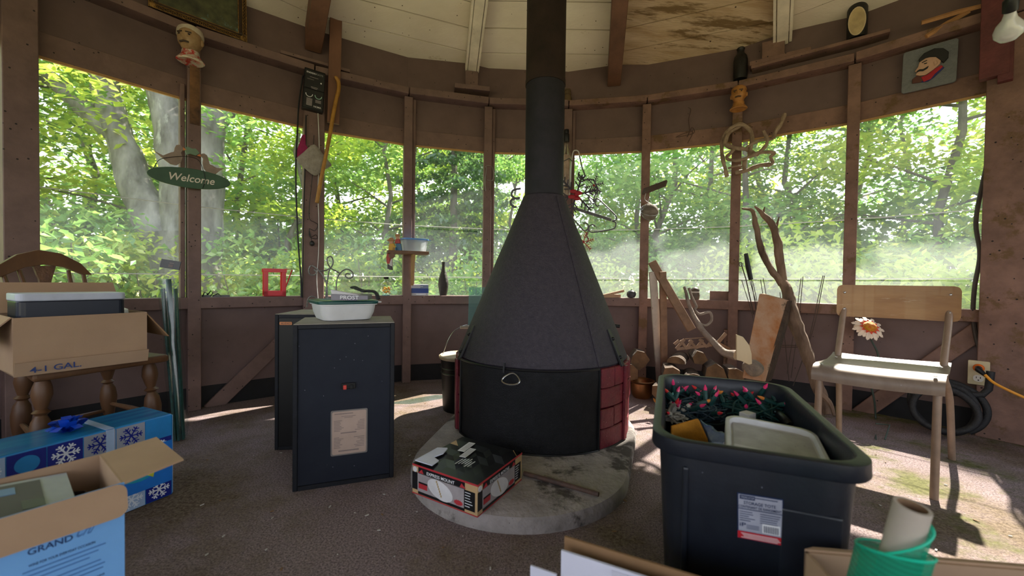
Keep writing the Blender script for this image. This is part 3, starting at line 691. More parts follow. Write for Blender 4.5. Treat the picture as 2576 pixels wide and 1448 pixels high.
bd = poly(F2@MX.Translation(V((.047,.575,0))), rblk(.054,.014,.004), M_orng, SP2, 'badge', z=.002)
text('AUDIO', F2@MX.Translation(V((.026,.571,.0025))), .042, .008, plain('dark_ink', (.1,.05,.03), .5), bd)
# tub with a green lid on the front loudspeaker
M_tub = mat('milky_plastic', (.62,.62,.63), .35, var=.05, scale=20, spec=.5); M_glid = mat('green_plastic_lid', (.008,.07,.065), .3, var=.2, scale=9)
tc_ = D(864, 795, 1.66); tc_.z = hs+.003
TB = thing('food_tub', 'milky plastic food tub with dark green lid on the dusty loudspeaker', 'tub', tc_, rad(38))
b = B(); loft(b, [[V((x,y,z)) for x, y in rblk(s_, s_, .04)] for s_, z in ((.17,0),(.185,.004),(.205,.03),(.215,.062),(.226,.063),(.226,.069),(.2,.069))]); b.build('bowl', M_tub, TB, smooth=True)
b = B(); loft(b, [[V((x,y,z)) for x, y in rblk(s_, s_, .042)] for s_, z in ((.232,.067),(.236,.069),(.236,.077),(.228,.081),(.2,.081),(.19,.077))], close_top=True); b.build('lid', M_glid, TB, smooth=True)
B().box((.115,-.09,.073), (.02,.018,.006)).build('lid_tab', M_tub, TB, bevel=.002)
# booklet with rounded spine
M_cover = plain('grey_booklet_cover', (.21,.2,.23), .5); M_page = mat('ruffled_paper', (.55,.54,.55), .8, var=.12, scale=40, bump=.2); M_purple = plain('purple_ink', (.12,.07,.2), .5)
bc = D(880, 763, 1.53); bc.z = tc_.z+.0825
BK = thing('booklet', 'thick grey booklet with Prost on its spine on the green tub lid', 'book', bc, rad(4))
b = B(); b.add([V(p) for p in ((-.072,0,0),(.068,0,.004),(.068,.0,.021),(-.072,0,.026), (-.065,.085,0),(.06,.085,.004),(.06,.085,.024),(-.065,.085,.03))], [(0,1,2,3),(4,7,6,5),(0,4,5,1),(3,2,6,7),(0,3,7,4),(1,5,6,2)]); b.build('cover', M_cover, BK, bevel=.003)
for i in range(9):
    y = .004+i*.006; B().hexa([V(p) for p in ((-.069,y,.024),(.03,y,.021),(.03,y+.005,.021),(-.069,y+.005,.026),(-.074-.0005*i,y,.041-.001*i),(.028,y,.024),(.028,y+.005,.025),(-.072,y+.005,.043-.001*i))]).build('page', M_page, BK)
Mb = FS.copy(); Mb.translation = V((-.036,-.0012,.006)); text('PROST', Mb, .07, .0145, M_wht, BK)
Mb2 = FS.copy(); Mb2.translation = V((-.036,-.0010,.0015)); dashes(Mb2, [(.002+i*.008, 0, .004, .004) for i in range(8)], M_purple, BK)
b = B(); qs = bez([bc+V(p) for p in ((-.03,.10,.05),(.0,.075,.046),(.03,.06,.036),(.055,.05,.038),(.085,.045,.03),(.098,.04,.006))], 5); b.tube(qs, [.012]*len(qs), 10, squash=.45); b.jit(.003, 40)
tag(b.build('folded_strap', mat('black_webbing', (.02,.022,.026), .6, var=.3, scale=60, bump=.3), smooth=True), 'crumpled black strap lying on the booklet pages', 'strap')
# scrolled wire stand
M_twist = mat('twisted_wire', (.16,.155,.15), .45, var=.4, scale=200, metal=.6, spots=.2, spotscale=180, spotcol=(.4,.4,.38))
dW = 2.02
WSn = thing('wire_stand', 'scrolled twisted wire stand rising behind the green lidded tub', 'stand', V((D(830,760,dW).x, D(830,760,dW).y, .6178)))
def wire(px, nm, par, d, r, m, n=6, k=5): B().tube(bez([D(x, y, d if not hasattr(d,'__call__') else d(x,y)) for x, y in px], n), r, k).build(nm, m, par, w=True, smooth=True)
for px in ([(823,772),(823,730),(818,705),(805,684),(785,668),(777,678),(780,690),(791,691),(796,684),(790,678)], [(846,772),(846,715),(853,690),(870,677),(885,683),(888,694),(878,700),(869,694),(872,688),(880,689)], [(818,772),(822,720),(828,680),(833,672),(838,660),(834,646),(824,648),(824,660),(832,674),(845,681),(853,686)], [(805,681),(820,680),(829,675)], [(772,772),(775,752),(785,745),(797,751),(799,765),(791,768),(786,762)], [(838,772),(832,752),(822,748),(815,765)]):
    wire(px, 'scroll', WSn, dW, .0035, M_twist)
# ================================================================== left: carved chair with carton
M_oak = mat('varnished_oak', (.145,.068,.028), .45, col2=(.075,.032,.014), scale=7, bump=.1, stretch=(1,1,.25), wear=.68, wearcol=(.2,.13,.07), wearscale=14)
lA, lB, lC, lD = rel(-1.635,1.35), rel(-1.514,1.68), rel(-1.85,1.81), rel(-1.93,1.53)
CH = thing('carved_chair', 'old wooden kitchen chair with turned legs and a carved fan splat', 'chair', (lA+lB+lC+lD)/4)
def turned(a, bt, nm='leg', mt=M_oak, P=CH):
    ax = bt-a; L = ax.length; z = ax.normalized(); x = z.orthogonal().normalized(); y = z.cross(x); m = MX.Identity(4)
    for i in range(3): m[i][0] = x[i]; m[i][1] = y[i]; m[i][2] = z[i]; m[i][3] = a[i]
    pr = [(.012,0),(.02,.05),(.022,.16),(.018,.24),(.015,.27),(.026,.30),(.015,.33),(.019,.37),(.026,.47),(.029,.56),(.024,.65),(.014,.70),(.024,.725),(.014,.75),(.02,.80),(.027,.87),(.024,.94),(.016,1)]
    B().lathe([(r, t*L) for r, t in pr], 14, m).build(nm, mt, P, w=True, smooth=True)
zs_ = .415; cen = (lA+lB+lC+lD)/4
def inn(p, f, z): q = p.lerp(cen, f); q.z = z; return q
for p in (lA,lB,lC,lD): turned(p, inn(p, .12, zs_))
for p, q, z in ((lA,lB,.19),(lA,lD,.2),(lB,lC,.2),(lD,lC,.17),(lA,lB,.10)):
    a = inn(p,.06,z); b_ = inn(q,.06,z); B().tube([a, a.lerp(b_,.5), b_], [.007,.011,.007], 8).build('stretcher', M_oak, CH, w=True, smooth=True)
fx = (lB-lA).normalized(); fy = V((0,0,1)).cross(fx)
seat = [ (lA-fx*.02-fy*.03), (lB+fx*.03-fy*.03), (lC+fx*.02+fy*.03), (lD-fx*.0+fy*.03)]
b = B(); loft(b, [[V((p.x,p.y,z)) for p in seat] for z in (.415,.447)], close_top=True); b.build('seat', M_oak, CH, w=True, bevel=.012, seg=3)
bk = V((fy.x, fy.y, 0)); 
def back(px, py): # point on the leaning back plane
    o = (lC+lD)/2+bk*.03; nrm = (bk*-.97+V((0,0,.22))).normalized(); o = o+V((0,0,.45)); v = ray(px,py); t = (o-CAM).dot(nrm)/v.dot(nrm); return CAM+v*t
top = [(-10,668),(40,640),(95,628),(150,637),(200,662),(228,690)]; bot = [(-5,698),(60,672),(110,665),(160,672),(205,690),(226,691)]
n_ = len(top); tv = [back(*p) for p in top]; bv = [back(*p) for p in bot]; th = bk*-.012
vs = [p+th for p in tv]+[p+th for p in bv]+[p-th for p in tv]+[p-th for p in bv]; fs = []
for i in range(n_-1): fs += [(i,i+1,n_+i+1,n_+i),(2*n_+i,3*n_+i,3*n_+i+1,2*n_+i+1),(i,2*n_+i,2*n_+i+1,i+1),(n_+i,n_+i+1,3*n_+i+1,3*n_+i)]
fs += [(0,n_,3*n_,2*n_),(n_-1,3*n_-1,4*n_-1,2*n_-1)]
B().add(vs, fs).build('crest_rail', M_oak, CH, w=True, bevel=.006, seg=3)
sb = inn(lC,.15,.445); sd_ = inn(lD,.15,.445)
for px, t in ((172,.28),(208,.08),(48,.72),(5,.92)): B().tube([back(px,680), back(px,680).lerp(sb.lerp(sd_,t)+bk*.02,.5), sb.lerp(sd_,t)+bk*.02], [.007,.010,.008], 8).build('spindle', M_oak, CH, w=True, smooth=True)
q = [back(82,668), back(139,668), back(128,705), back(118,760), sb.lerp(sd_,.45)+bk*.02, sb.lerp(sd_,.55)+bk*.02, back(104,760), back(97,705)]
B().add([p+th*.6 for p in q]+[p-th*.6 for p in q], [tuple(range(8)), tuple(range(15,7,-1))]+[(i,(i+1)%8,8+(i+1)%8,8+i) for i in range(8)]).build('splat', mat('carved_splat', (.17,.09,.05), .7, col2=(.09,.045,.03), scale=40, bump=1, bscale=45), CH, w=True)
# carton on the seat
zq = .449
cR, cL = Zf(370,905,zq), Zf(33,948,zq); cx1 = (cR-cL); wB = cx1.length; CM = frame(cL, cx1, (0,0,1)); dB = .27; hB = .19
CB = thing('gallon_carton', 'open brown cardboard carton marked 4-1 GAL. on the carved chair', 'box', M=CM)
M_inkb = plain('blue_ink', (.015,.035,.14), .6)
tk = .004
def carton(P, w, d, h, m, mi):
    b = B(); b.box((w/2,d/2,tk/2), (w,d,tk)); b.build('bottom', m, P)
    for c, s_ in (((w/2,tk/2,h/2),(w,tk,h)), ((w/2,d-tk/2,h/2),(w,tk,h)), ((tk/2,d/2,h/2),(tk,d-2*tk,h)), ((w-tk/2,d/2,h/2),(tk,d-2*tk,h))): B().box(c, s_).build('wall', m, P)
carton(CB, wB, dB, hB, M_card, M_card)
def flap(P, p0, p1, out, m, taper=.0, nm='flap', t=.004):
    p0, p1, out = V(p0), V(p1), V(out); e = (p1-p0); n = e.cross(out).normalized()*t
    B().hexa([p0,p1,p1+out-e*taper,p0+out+e*taper,p0+n,p1+n,p1+out-e*taper+n,p0+out+e*taper+n]).build(nm, m, P); 
flap(CB, (wB,.01,hB), (wB,dB-.01,hB), (.065,-.03,-.10), M_cardd, .02); flap(CB, (0,.01,hB), (0,dB-.01,hB), (-.07,0,-.08), M_card, .02)
flap(CB, (0,dB,hB), (wB,dB,hB), (0,.05,.11), M_card, .04)
flap(CB, (0,-.003,0), (wB,-.003,0), (0,-.012,.045), M_card, 0.)
Fc = FS.copy(); Fc.translation = V((.04,-.0175,.008)); text('4-1 GAL.', Fc@MX.Translation(V((-.008,0,0)))@MX.Rotation(.02,4,'Z'), .118, .02, M_inkb, CB)
M_navy = plain('navy_box_print', (.005,.008,.022), .3); M_pale = plain('pale_blue_lid', (.45,.48,.58), .35)
o = B(); loft(o, [[V((x,y,z)) for x, y in rblk(.27,.15,.02)] for z in (.0,.236)], close_top=True); nb = thing('navy_carton', 'navy blue box with pale top packed in the gallon carton', 'box', M=CM@MX.Translation(V((.15,.12,.005))))
o.build('body', M_navy, nb, bevel=.003); o = B(); loft(o, [[V((x,y,z)) for x, y in rblk(.274,.154,.02)] for z in (.236,.262)], close_top=True); o.build('lid', M_pale, nb, bevel=.004)
dashes(FS@MX.Translation(V((.02,.135,.0765))), [(0,0,.06,.012)], M_pale, nb, 'print')
o = B(); loft(o, [[V((x,y,z)) for x, y in rblk(.08*f,.12*f,.035)] for f, z in ((1,0),(1.02,.18),(1,.19),(.7,.198))], close_top=True)
w2 = thing('plate_stack', 'white rounded container beside the navy box in the gallon carton', 'container', M=CM@MX.Translation(V((wB-.055,.17,.006)))); o.build('container_body', M_tub, w2, smooth=True)
# bundle of garden stakes in film
gb = Zf(452,1106,0); gt_ = D(425,690,1.98)
GS = thing('garden_stakes', 'bundle of green garden stakes in clear film with a dark header card', 'stakes', gb)
M_gst = mat('green_coated_stake', (.01,.07,.06), .45, var=.4, scale=40, bump=.3); 
axs = (D(428,760,1.93)-gb)
for i in range(7):
    a = i*2*PI/6; r_ = .017 if i else 0; of = V((cos(a)*r_, sin(a)*r_, 0)); L_f = 1.1 if i not in (0,2,5) else 1.17
    B().tube([gb+of+V((0,0,.003)), gb+axs*.5+of*1.3, gb+axs*L_f+of*1.6], .0058, 7).build('stake', M_gst, GS, w=True, smooth=True)
mfilm, n, L, p = newmat('clear_film'); n.remove(p); tr = n.new('ShaderNodeBsdfTransparent'); gl = n.new('ShaderNodeBsdfGlossy'); gl.inputs['Roughness'].default_value = .18; mx = n.new('ShaderNodeMixShader'); mx.inputs[0].default_value = .08; L.new(tr.outputs[0], mx.inputs[1]); L.new(gl.outputs[0], mx.inputs[2]); L.new(mx.outputs[0], n['Material Output'].inputs[0])
tr.inputs[0].default_value = (.9,.95,.95,1)
b = B(); q = [gb+axs*t for t in (.01,.1,.3,.5,.7,.9,1.05,1.17)]; b.tube(q, [.03,.035,.034,.036,.035,.036,.04,.036], 18, caps=False); b.jit(.006, 25).build('film', mfilm, GS, w=True, smooth=True)
hc = D(429,665,1.93); hm = frame(hc, rt+V((0,0,-.14)), (0,-1,.1)); b = B(); b.box((0,0,0), (.095,.004,.042), hm.to_3x3()@MX.Rotation(PI/2,3,'X')); b2 = B(); b2.v = [p+hc for p in b.v]; b2.f = b.f; b2.m = b.m; hcard = b2.build('header_card', plain('dark_grey_card', (.07,.07,.08), .5), GS, w=True)
fm = frame(hc+V((0,-.0032,0)), rt+V((0,0,-.14)), V((0,-1,.1))); mi_ = root_m(GS).inverted()@fm; dashes(mi_, [(-.004,.006,.022,.003)]+[(-.006+.002*i,-.012,.0012,.012) for i in range(11)], M_ink, hcard)

# ================================================================== gift wrapped box and wine carton
gA = Zf(436,1242,0); gdir = V((-.40,-.915,0)).normalized()
GM = frame(gA, -gdir, (0,0,1)); LG, DG, HG = .78, .19, .29     # local x runs back towards the right end, so the box lies at x<0
GB = thing('gift_box', 'long gift box wrapped in blue and silver snowflake paper with blue bow', 'gift', M=GM)
M_wrapd = plain('navy_wrap', (.01,.02,.22), .25, spec=.6); M_wrapm = plain('azure_wrap', (.02,.22,.55), .25, spec=.6); M_wraps = plain('silver_wrap', (.55,.62,.75), .18, metal=.6); M_wraps2 = plain('pale_wrap', (.35,.47,.68), .3, spec=.5)
M_wrapt = mat('blue_foil_top', (.01,.10,.30), .2, col2=(.02,.22,.42), scale=10, spec=.7, stretch=(.4,3,1)); M_flake = plain('white_foil', (.75,.8,.9), .25)  # foil top: reflective streaks painted into the colour as stretched two-tone blue
B().box((-LG/2, DG/2, HG/2), (LG,DG,HG)).build('body', M_wrapm, GB, bevel=.006)
B().box((-LG/2, DG/2, HG+.0006), (LG-.012,DG-.012,.0016)).build('top_paper', M_wrapt, GB)
sq = .077; cols = [M_wrapd, M_wraps, M_wrapm, M_wraps2]
def flake(M, x, y, r, m, P):
    b = B()
    for k in range(6):
        a = k*PI/3; d_ = V((cos(a),sin(a),0)); 
        b.add([M@(V((x,y,0))+q) for q in (V((-sin(a),cos(a),0))*r*.07, -V((-sin(a),cos(a),0))*r*.07, d_*r-V((-sin(a),cos(a),0))*r*.07, d_*r+V((-sin(a),cos(a),0))*r*.07)], [(0,1,2,3)])
        for f in (.45,.72):
            for sg in (-1,1):
                a2 = a+sg*PI/3.2; e = V((cos(a2),sin(a2),0))*r*.34; o_ = V((x,y,0))+d_*r*f; n2 = V((-sin(a2),cos(a2),0))*r*.055
                b.add([M@q for q in (o_+n2,o_-n2,o_+e-n2,o_+e+n2)], [(0,1,2,3)])
    b.build('snowflake', m, P)
FG = FS.copy(); FG.translation = V((0,-.0006,0)); FGz = FG@MX.Translation(V((0,0,.0014)))
rs_ = random.Random(5)
for i in range(10):
    for j in range(4):
        if j == 1 and i in (0,1): pass
        x = -.004-(i+1)*sq*.98; y = .004+j*.0715
        m = cols[(i*3+j*2+(i//2)) % 4]; pan(FG, x, y, sq*.95, .0685, m, GB, 'paper_square'); 
        if rs_.random() < .85: flake(FGz, x+sq*.48, y+.034, .03, M_flake if m is not M_wraps else M_wrapd, GB)
        else: poly(FG, oval(x+sq*.48, y+.034, .024,.024), M_wrapm, GB, 'bauble', z=.0013)
# child's drawing glued over the right end of the front
M_draw = plain('bright_blue_card', (.01,.17,.62), .5); pan(FG, -.21, .055, .205, .145, M_draw, GB, 'drawing', z=.0028)
FGd = FG@MX.Translation(V((0,0,.003)))
poly(FGd, oval(-.115,.145,.07,.05,t=-.5), plain('teal_crayon', (.01,.3,.45), .6), GB, 'crayon_shape', z=.0004)
poly(FGd, [(-.15,.17),(-.09,.185),(-.05,.14),(-.06,.09),(-.085,.11),(-.11,.135)], plain('yellow_green_crayon', (.5,.55,.05), .6), GB, 'crayon_shape', z=.0008)
poly(FGd, oval(-.165,.168,.045,.016,t=.35), plain('coral_crayon', (.65,.22,.15), .6), GB, 'crayon_shape', z=.0008)
B().box((.0006,DG/2,HG/2), (.0015,DG-.01,HG-.01)).build('end_paper', M_wraps2, GB)
for x in (-.17,-.55): B().box((x,DG/2,HG+.002), (.02,DG,.0016)).build('ribbon', M_wraps2, GB)
pan(FG, -.18, 0, .02, HG, M_wraps2, GB, 'ribbon', z=.0016)
bw = B()
for i in range(16):
    a = i*2*PI/16*1.0+rs_.uniform(-.2,.2); tl_ = rs_.uniform(.2,1.1); c0 = V((-.235,.09,HG+.006)); d_ = V((cos(a)*cos(tl_), sin(a)*cos(tl_), sin(tl_))); sd2 = V((-sin(a),cos(a),0))*.011; r_ = .05
    pts = [c0, c0+d_*r_*.6+V((0,0,.012)), c0+d_*r_, c0+d_*r_*.55-V((0,0,.006)), c0]
    for q in range(4): bw.add([pts[q]-sd2, pts[q]+sd2, pts[q+1]+sd2, pts[q+1]-sd2], [(0,1,2,3)])
bw.build('bow', plain('glossy_blue_ribbon', (.006,.06,.5), .25, spec=.7), GB)

k0 = Zf(313,1213,.35); k1 = Zf(252,1142,.35); ydir = (k1-k0); 
WM = frame(V((k0.x,k0.y,0)), V((ydir.y,-ydir.x,0)), (0,0,1)); dW_ = ydir.length; wW, hW = .36, .35
# local x points towards the room (right-hand side), y back; carton lies at x<0
WM = frame(V((k0.x,k0.y,0)), V((.58,.82,0)), (0,0,1))
WC = thing('wine_carton', 'open pale blue wine carton lettered Grand Cru with brown flaps', 'box', M=WM@MX.Translation(V((-wW,0,0))))
M_wine = mat('pale_blue_card', (.16,.38,.74), .6, var=.05, scale=5); M_inkd = plain('deep_blue_ink', (.01,.04,.14), .5); M_inkl = plain('mid_blue_ink', (.06,.17,.42), .5)
for c, s_, m in (((wW/2,tk/2,hW/2),(wW,tk,hW),M_wine), ((wW/2,dW_-tk/2,hW/2),(wW,tk,hW),M_card), ((tk/2,dW_/2,hW/2),(tk,dW_-2*tk,hW),M_card), ((wW-tk/2,dW_/2,hW/2),(tk,dW_-2*tk,hW),M_card)): B().box(c, s_).build('wall', m, WC)
B().box((wW/2,dW_/2,tk/2), (wW,dW_,tk)).build('bottom', M_card, WC)
fp = [(x+wW/2-.0, y-.05) for x, y in rblk(wW+.02,.10,.02)]
b = B(); b.prism(rblk(wW+.004,.064,.018), .004, MX.Translation(V((wW/2,-.012,hW-.029)))@MX.Rotation(rad(74),4,'X')); b.build('flap', M_card, WC)
flap(WC, (wW,.0,hW), (wW,dW_-.0,hW), (.10,.0,.012), M_card, .03); flap(WC, (0,.01,hW), (0,dW_-.01,hW), (-.09,0,.03), M_card, .02); flap(WC, (0,dW_,hW), (wW*.55,dW_,hW), (0,.05,.06), M_card, .02)
FW = FS.copy(); FW.translation = V((0,-.0012,0))
text('GRAND', FW@MX.Translation(V((.231,.268,0))), .056, .012, M_inkd, WC); text('Cru', FW@MX.Translation(V((.289,.270,0))), .022, .02, M_inkl, WC, shear=.5)
text('WINE FOR YOUR EVERYDAY OCCASION', FW@MX.Translation(V((.232,.246,0))), .085, .005, M_inkd, WC)
dashes(FW, [(.215+random.uniform(0,.012), .237-i*.0085-(.004 if i > 2 else 0), random.uniform(.09,.11), .0024) for i in range(6)], M_inkl, WC); text('BOX CONTAINS', FW@MX.Translation(V((.29,.175,0))), .04, .004, M_inkd, WC); dashes(FW, [(.2,.165-i*.009,.12,.0024) for i in range(5)], M_inkl, WC)
# brochure and glass baubles inside
mph, n, L, p = newmat('photo_brochure'); t = n.new('ShaderNodeTexCoord'); ns = n.new('ShaderNodeTexNoise'); ns.inputs['Scale'].default_value = 22; ns.inputs['Detail'].default_value = 6; L.new(t.outputs['Object'], ns.inputs[0]); r = n.new('ShaderNodeValToRGB'); e = r.color_ramp.elements
e[0].position = .3; e[0].color = (.012,.014,.014,1); e[1].position = .75; e[1].color = (.2,.18,.16,1)
for po, c in ((.42,(.035,.05,.03)),(.5,(.12,.12,.11)),(.6,(.03,.035,.04))): q = e.new(po); q.color = (*c,1)
L.new(r.outputs[0], p.inputs['Base Color']); p.inputs['Roughness'].default_value = .6; p.inputs['Specular IOR Level'].default_value = .15
BR = thing('brochure', 'glossy brochure with dark street photograph lying in the wine carton', 'brochure', M=WM@MX.Translation(V((-wW,0,0)))@MX.Translation(V((.015,.012,.338)))@MX.Rotation(rad(6),4,'Y')@MX.Rotation(rad(7),4,'X'))
B().box((.135,.095,.001), (.30,.20,.002)).build('cover', plain('brochure_white', (.28,.29,.33), .35), BR)
B().box((.12,.10,.0026), (.25,.165,.0012)).build('photograph', mph, BR); B().box((.10,.152,.0035), (.22,.03,.0008)).build('sky_print', plain('print_blue', (.05,.14,.36), .3), BR)
for i, (x, y) in enumerate(((.12,.18),(.19,.2),(.25,.165),(.06,.2))): B().box((x-.02,y-.085,.0036), (.03,.035,.0008)).build('house_print', plain('print_cream', (.16,.14,.11), .4) if i%2 else plain('print_grey', (.04,.045,.045), .4), BR)
M_glassb = mat('smoky_glass', (.10,.07,.06), .06, var=.2, scale=20, spec=.9, coat=.5)
for i, (x, y, z) in enumerate(((.325,.08,.27),(.30,.155,.285),(.335,.17,.262),(.27,.185,.28))):
    c = WM@V((x-wW, y, z)); tt = thing('glass_goblet', 'smoky glass goblet packed in the wine carton', 'glass', V((c.x,c.y,.01)), group='goblets in the wine carton')
    B().lathe([(.03,0),(.03,.003),(.005,.008),(.004,z-.10),(.012,z-.09),(.028,z-.06),(.032,z-.03),(.028,z),(.026,z),(.03,z-.03),(.0,z-.08)], 16).build('goblet', M_glassb, tt, smooth=True)
# ================================================================== right: tote, school chair, cartons
M_tote = mat('navy_black_tote', (.007,.009,.016), .42, col2=(.010,.013,.021), scale=30, bump=.06, bscale=120, spots=.03, spotscale=22, spotcol=(.13,.14,.17), spec=.5)
ta = V((.363,.931,0)).normalized(); tcn = rel(.605,1.09)
TM = frame(tcn, V((ta.y,-ta.x,0)), (0,0,1))      # local x across, y away from the room's middle
TT = thing('storage_tote', 'navy black plastic storage tote full of string lights and tubs', 'tote', M=TM)
WT, LT, HT = .385, .66, .45
def trr(w, l, z, r=.07): return [V((x,y,z)) for x, y in rblk(w, l, r, 8)]
b = B(); loft(b, [trr(WT-.075,LT-.09,0), trr(WT-.06,LT-.075,.01), trr(WT-.02,LT-.03,HT-.05), trr(WT-.02,LT-.03,HT-.035), trr(WT+.01,LT+.005,HT-.035), trr(WT+.014,LT+.01,HT-.03), trr(WT+.012,LT+.008,HT-.002), trr(WT+.002,LT,HT), trr(WT-.022,LT-.024,HT), trr(WT-.030,LT-.034,HT-.006), trr(WT-.034,LT-.04,HT-.03), trr(WT-.07,LT-.088,.012)], close_bot=True, close_top=True)
b.build('shell', M_tote, TT, smooth=True)
su = V((0,-.0575,1)).normalized(); sn = V((0,-1,-.0575)).normalized(); s0 = V((0,-.2925,.01))     # sloping near end wall
def slope(M_, w_, h_, x_, z_, t_, nm, m_): 
    q_ = [s0+V((x_+a_,0,0))+su*(z_+b_)+sn*c_ for c_ in (-.004,t_) for a_, b_ in ((0,0),(w_,0),(w_,h_),(0,h_))]; return B().hexa(q_).build(nm, m_, TT, bevel=.004)
slope(None, .012, .36, -.135, .02, .004, 'rib', M_tote); slope(None, .10, .33, .045, .0, .003, 'raised_panel', M_tote)
B().box((0,LT/2-.03,HT-.10), (.14,.012,.004)).build('handle_lip', M_tote, TT, bevel=.001)
# product label on the near end
FT = MX.Identity(4)
for i in range(3): FT[i][0] = (1,0,0)[i]; FT[i][1] = su[i]; FT[i][2] = sn[i]
so = TM@(s0+sn*.0005); sN = TM.to_3x3()@sn
def onend(x, y): v = ray(x,y); q_ = TM.inverted()@(CAM+v*((so-CAM).dot(sN)/v.dot(sN))); return q_
lv, lv2, lv3 = onend(1855,1350), onend(1970,1372), onend(1860,1238)
lw, lh = (lv2-lv).length, .088; FTm = frame(lv, lv2-lv, sn)
kl = (lv3-lv).length/lh; FTm = FTm@MX.Diagonal((1,kl,1,1))
M_lab = plain('silver_label', (.33,.34,.42), .35); M_labn = plain('label_navy', (.012,.025,.08), .4); M_labr = plain('label_red', (.5,.02,.03), .4)
LB = pan(FTm, 0, 0, lw, lh, M_labn, TT, 'label', z=.0012)
pan(FTm, .002, .0155, lw-.004, lh-.0175, M_lab, LB, z=.0018); pan(FTm, .0005, .001, lw-.001, .0135, M_labr, LB, z=.0018); pan(FTm, .0, .058, lw, .0014, M_labn, LB, z=.0024)
Fz = FTm@MX.Translation(V((0,0,.0027)))
pan(FTm, .004, .0775, lw*.34, .0075, M_labn, LB, z=.0024); text('STRONG N TUFF', Fz@MX.Translation(V((.006,.0795,.0))), lw*.3, .004, M_lab, LB); text('STORAGE TOTE', Fz@MX.Translation(V((lw*.14,.0685,0))), lw*.70, .0062, M_labn, LB); text('CONTENANT DE RANGEMENT', Fz@MX.Translation(V((lw*.03,.0612,0))), lw*.93, .0052, M_labn, LB)
text('iP', Fz@MX.Translation(V((.004,.025,0))), .011, .0075, M_labn, LB)
dashes(Fz, [(.004,.053-.0042*i,lw*random.uniform(.2,.38),.0013) for i in range(5)]+[(lw*.5,.053-.0042*i,lw*random.uniform(.35,.45),.0013) for i in range(5)]+[(lw*.2,.028-.003*i,lw*.28,.001) for i in range(3)]+[(lw*.38,.082,lw*.5,.0016)], M_labn, LB)
pan(FTm, lw*.55, .018, lw*.38, .0175, M_wht, LB, 'barcode', z=.0022); dashes(Fz, [(lw*.58+i*lw*.0165, .0195, lw*(.006 if i%3 else .011), .0135) for i in range(20)], M_labn, LB, 'bars')
dashes(Fz, [(lw*(.08+.03*(i%3)), .011-.0026*i, lw*.8, .001) for i in range(4)], M_wht, LB)
# things in the tote
def tp(x, y, z): return TM@V((x,y,z))
wt = thing('lidded_pail', 'dirty white square plastic pail with a flip lid wedged in the storage tote', 'pail', M=TM@MX.Translation(V((.055,-.145,.205)))@MX.Rotation(rad(-6),4,'Z')@MX.Rotation(rad(3),4,'Y')@MX.Rotation(rad(4),4,'X'))
M_dirty = mat('dirty_white_plastic', (.52,.52,.53), .45, col2=(.42,.41,.40), scale=14, spots=.05, spotscale=40, spotcol=(.28,.27,.25)); M_dirt2 = mat('grimy_lid', (.40,.39,.385), .6, col2=(.29,.28,.27), scale=22, spots=.09, spotscale=50, spotcol=(.18,.17,.16))
b = B(); loft(b, [[V((x,y,z)) for x, y in rblk(s_*.94, s_*1.33, .035)] for s_, z in ((.175,0),(.18,.01),(.195,.16),(.202,.165),(.202,.182))], close_top=True); b.build('pail_body', M_dirty, wt, smooth=True)
b = B(); loft(b, [[V((x,y,z)) for x, y in rblk(s_*.94, s_*1.33, .036)] for s_, z in ((.208,.17),(.212,.174),(.212,.205),(.206,.208),(.193,.208),(.188,.198),(.186,.196))], close_top=True); ld = b.build('lid', M_dirty, wt, smooth=True)
B().box((0,-.045,.1985), (.17,.018,.012)).build('hinge_bar', M_dirty, ld, bevel=.003); B().box((0,.04,.1972), (.165,.14,.002)).build('lid_panel', M_dirt2, ld); B().box((0,-.085,.1972), (.165,.05,.002)).build('lid_panel', M_dirt2, ld)
M_must = mat('mustard_cloth', (.50,.21,.015), .9, var=.15, scale=60, bump=.4, bscale=300)
yp = [Zf(x,y,z) for x, y, z in ((1683,1072,.40),(1757,1052,.40),(1786,1105,.38),(1695,1086,.38))]
b = B(); q = [Zf(1682,1066,.405), Zf(1756,1046,.405), Zf(1786,1106,.36), Zf(1700,1100,.36)]; q2 = [p+V((.01,.02,-.12)) for p in q]
b.hexa([q2[0],q2[1],q2[2],q2[3],q[0],q[1],q[2],q[3]]); tag(b.jit(.003,30).build('mustard_pouch', M_must, bevel=.01, seg=3, smooth=True), 'folded mustard yellow cloth pouch in the storage tote', 'pouch')
bagm = mat('blue_plastic_bag', (.02,.07,.26), .25, col2=(.25,.36,.5), scale=16, spec=.6)
b = B(); vs = []; fs = []; n1 = 9
c4 = [Zf(1762,1058,.385), Zf(1850,1100,.375), Zf(1850,1118,.36), Zf(1790,1106,.36)]
for j in range(n1):
    for i in range(n1): u, v_ = i/(n1-1), j/(n1-1); p = c4[0].lerp(c4[1],u).lerp(c4[3].lerp(c4[2],u),v_); vs.append(p+V((0,0,.012*NZ.noise(p*45)+.008*sin(PI*u)*sin(PI*v_)))) 
for j in range(n1-1):
    for i in range(n1-1): fs.append((j*n1+i,j*n1+i+1,(j+1)*n1+i+1,(j+1)*n1+i))
k = len(vs); vs += [p+V((0,0,-.10)) for p in c4]; fs += [(k+3,k+2,k+1,k), tuple([k,k+1]+[i for i in range(n1-1,-1,-1)]), tuple([k+2,k+3]+[(n1-1)*n1+i for i in range(n1)]), tuple([k+3,k]+[j*n1 for j in range(n1)]), tuple([k+1,k+2]+[j*n1+n1-1 for j in range(n1-1,-1,-1)])]
PB = thing('blue_bag', 'crumpled blue and white plastic bag lettered excel in the storage tote', 'bag', c4[0]); b.add(vs, fs).build('bag_film', bagm, PB, w=True, smooth=True)
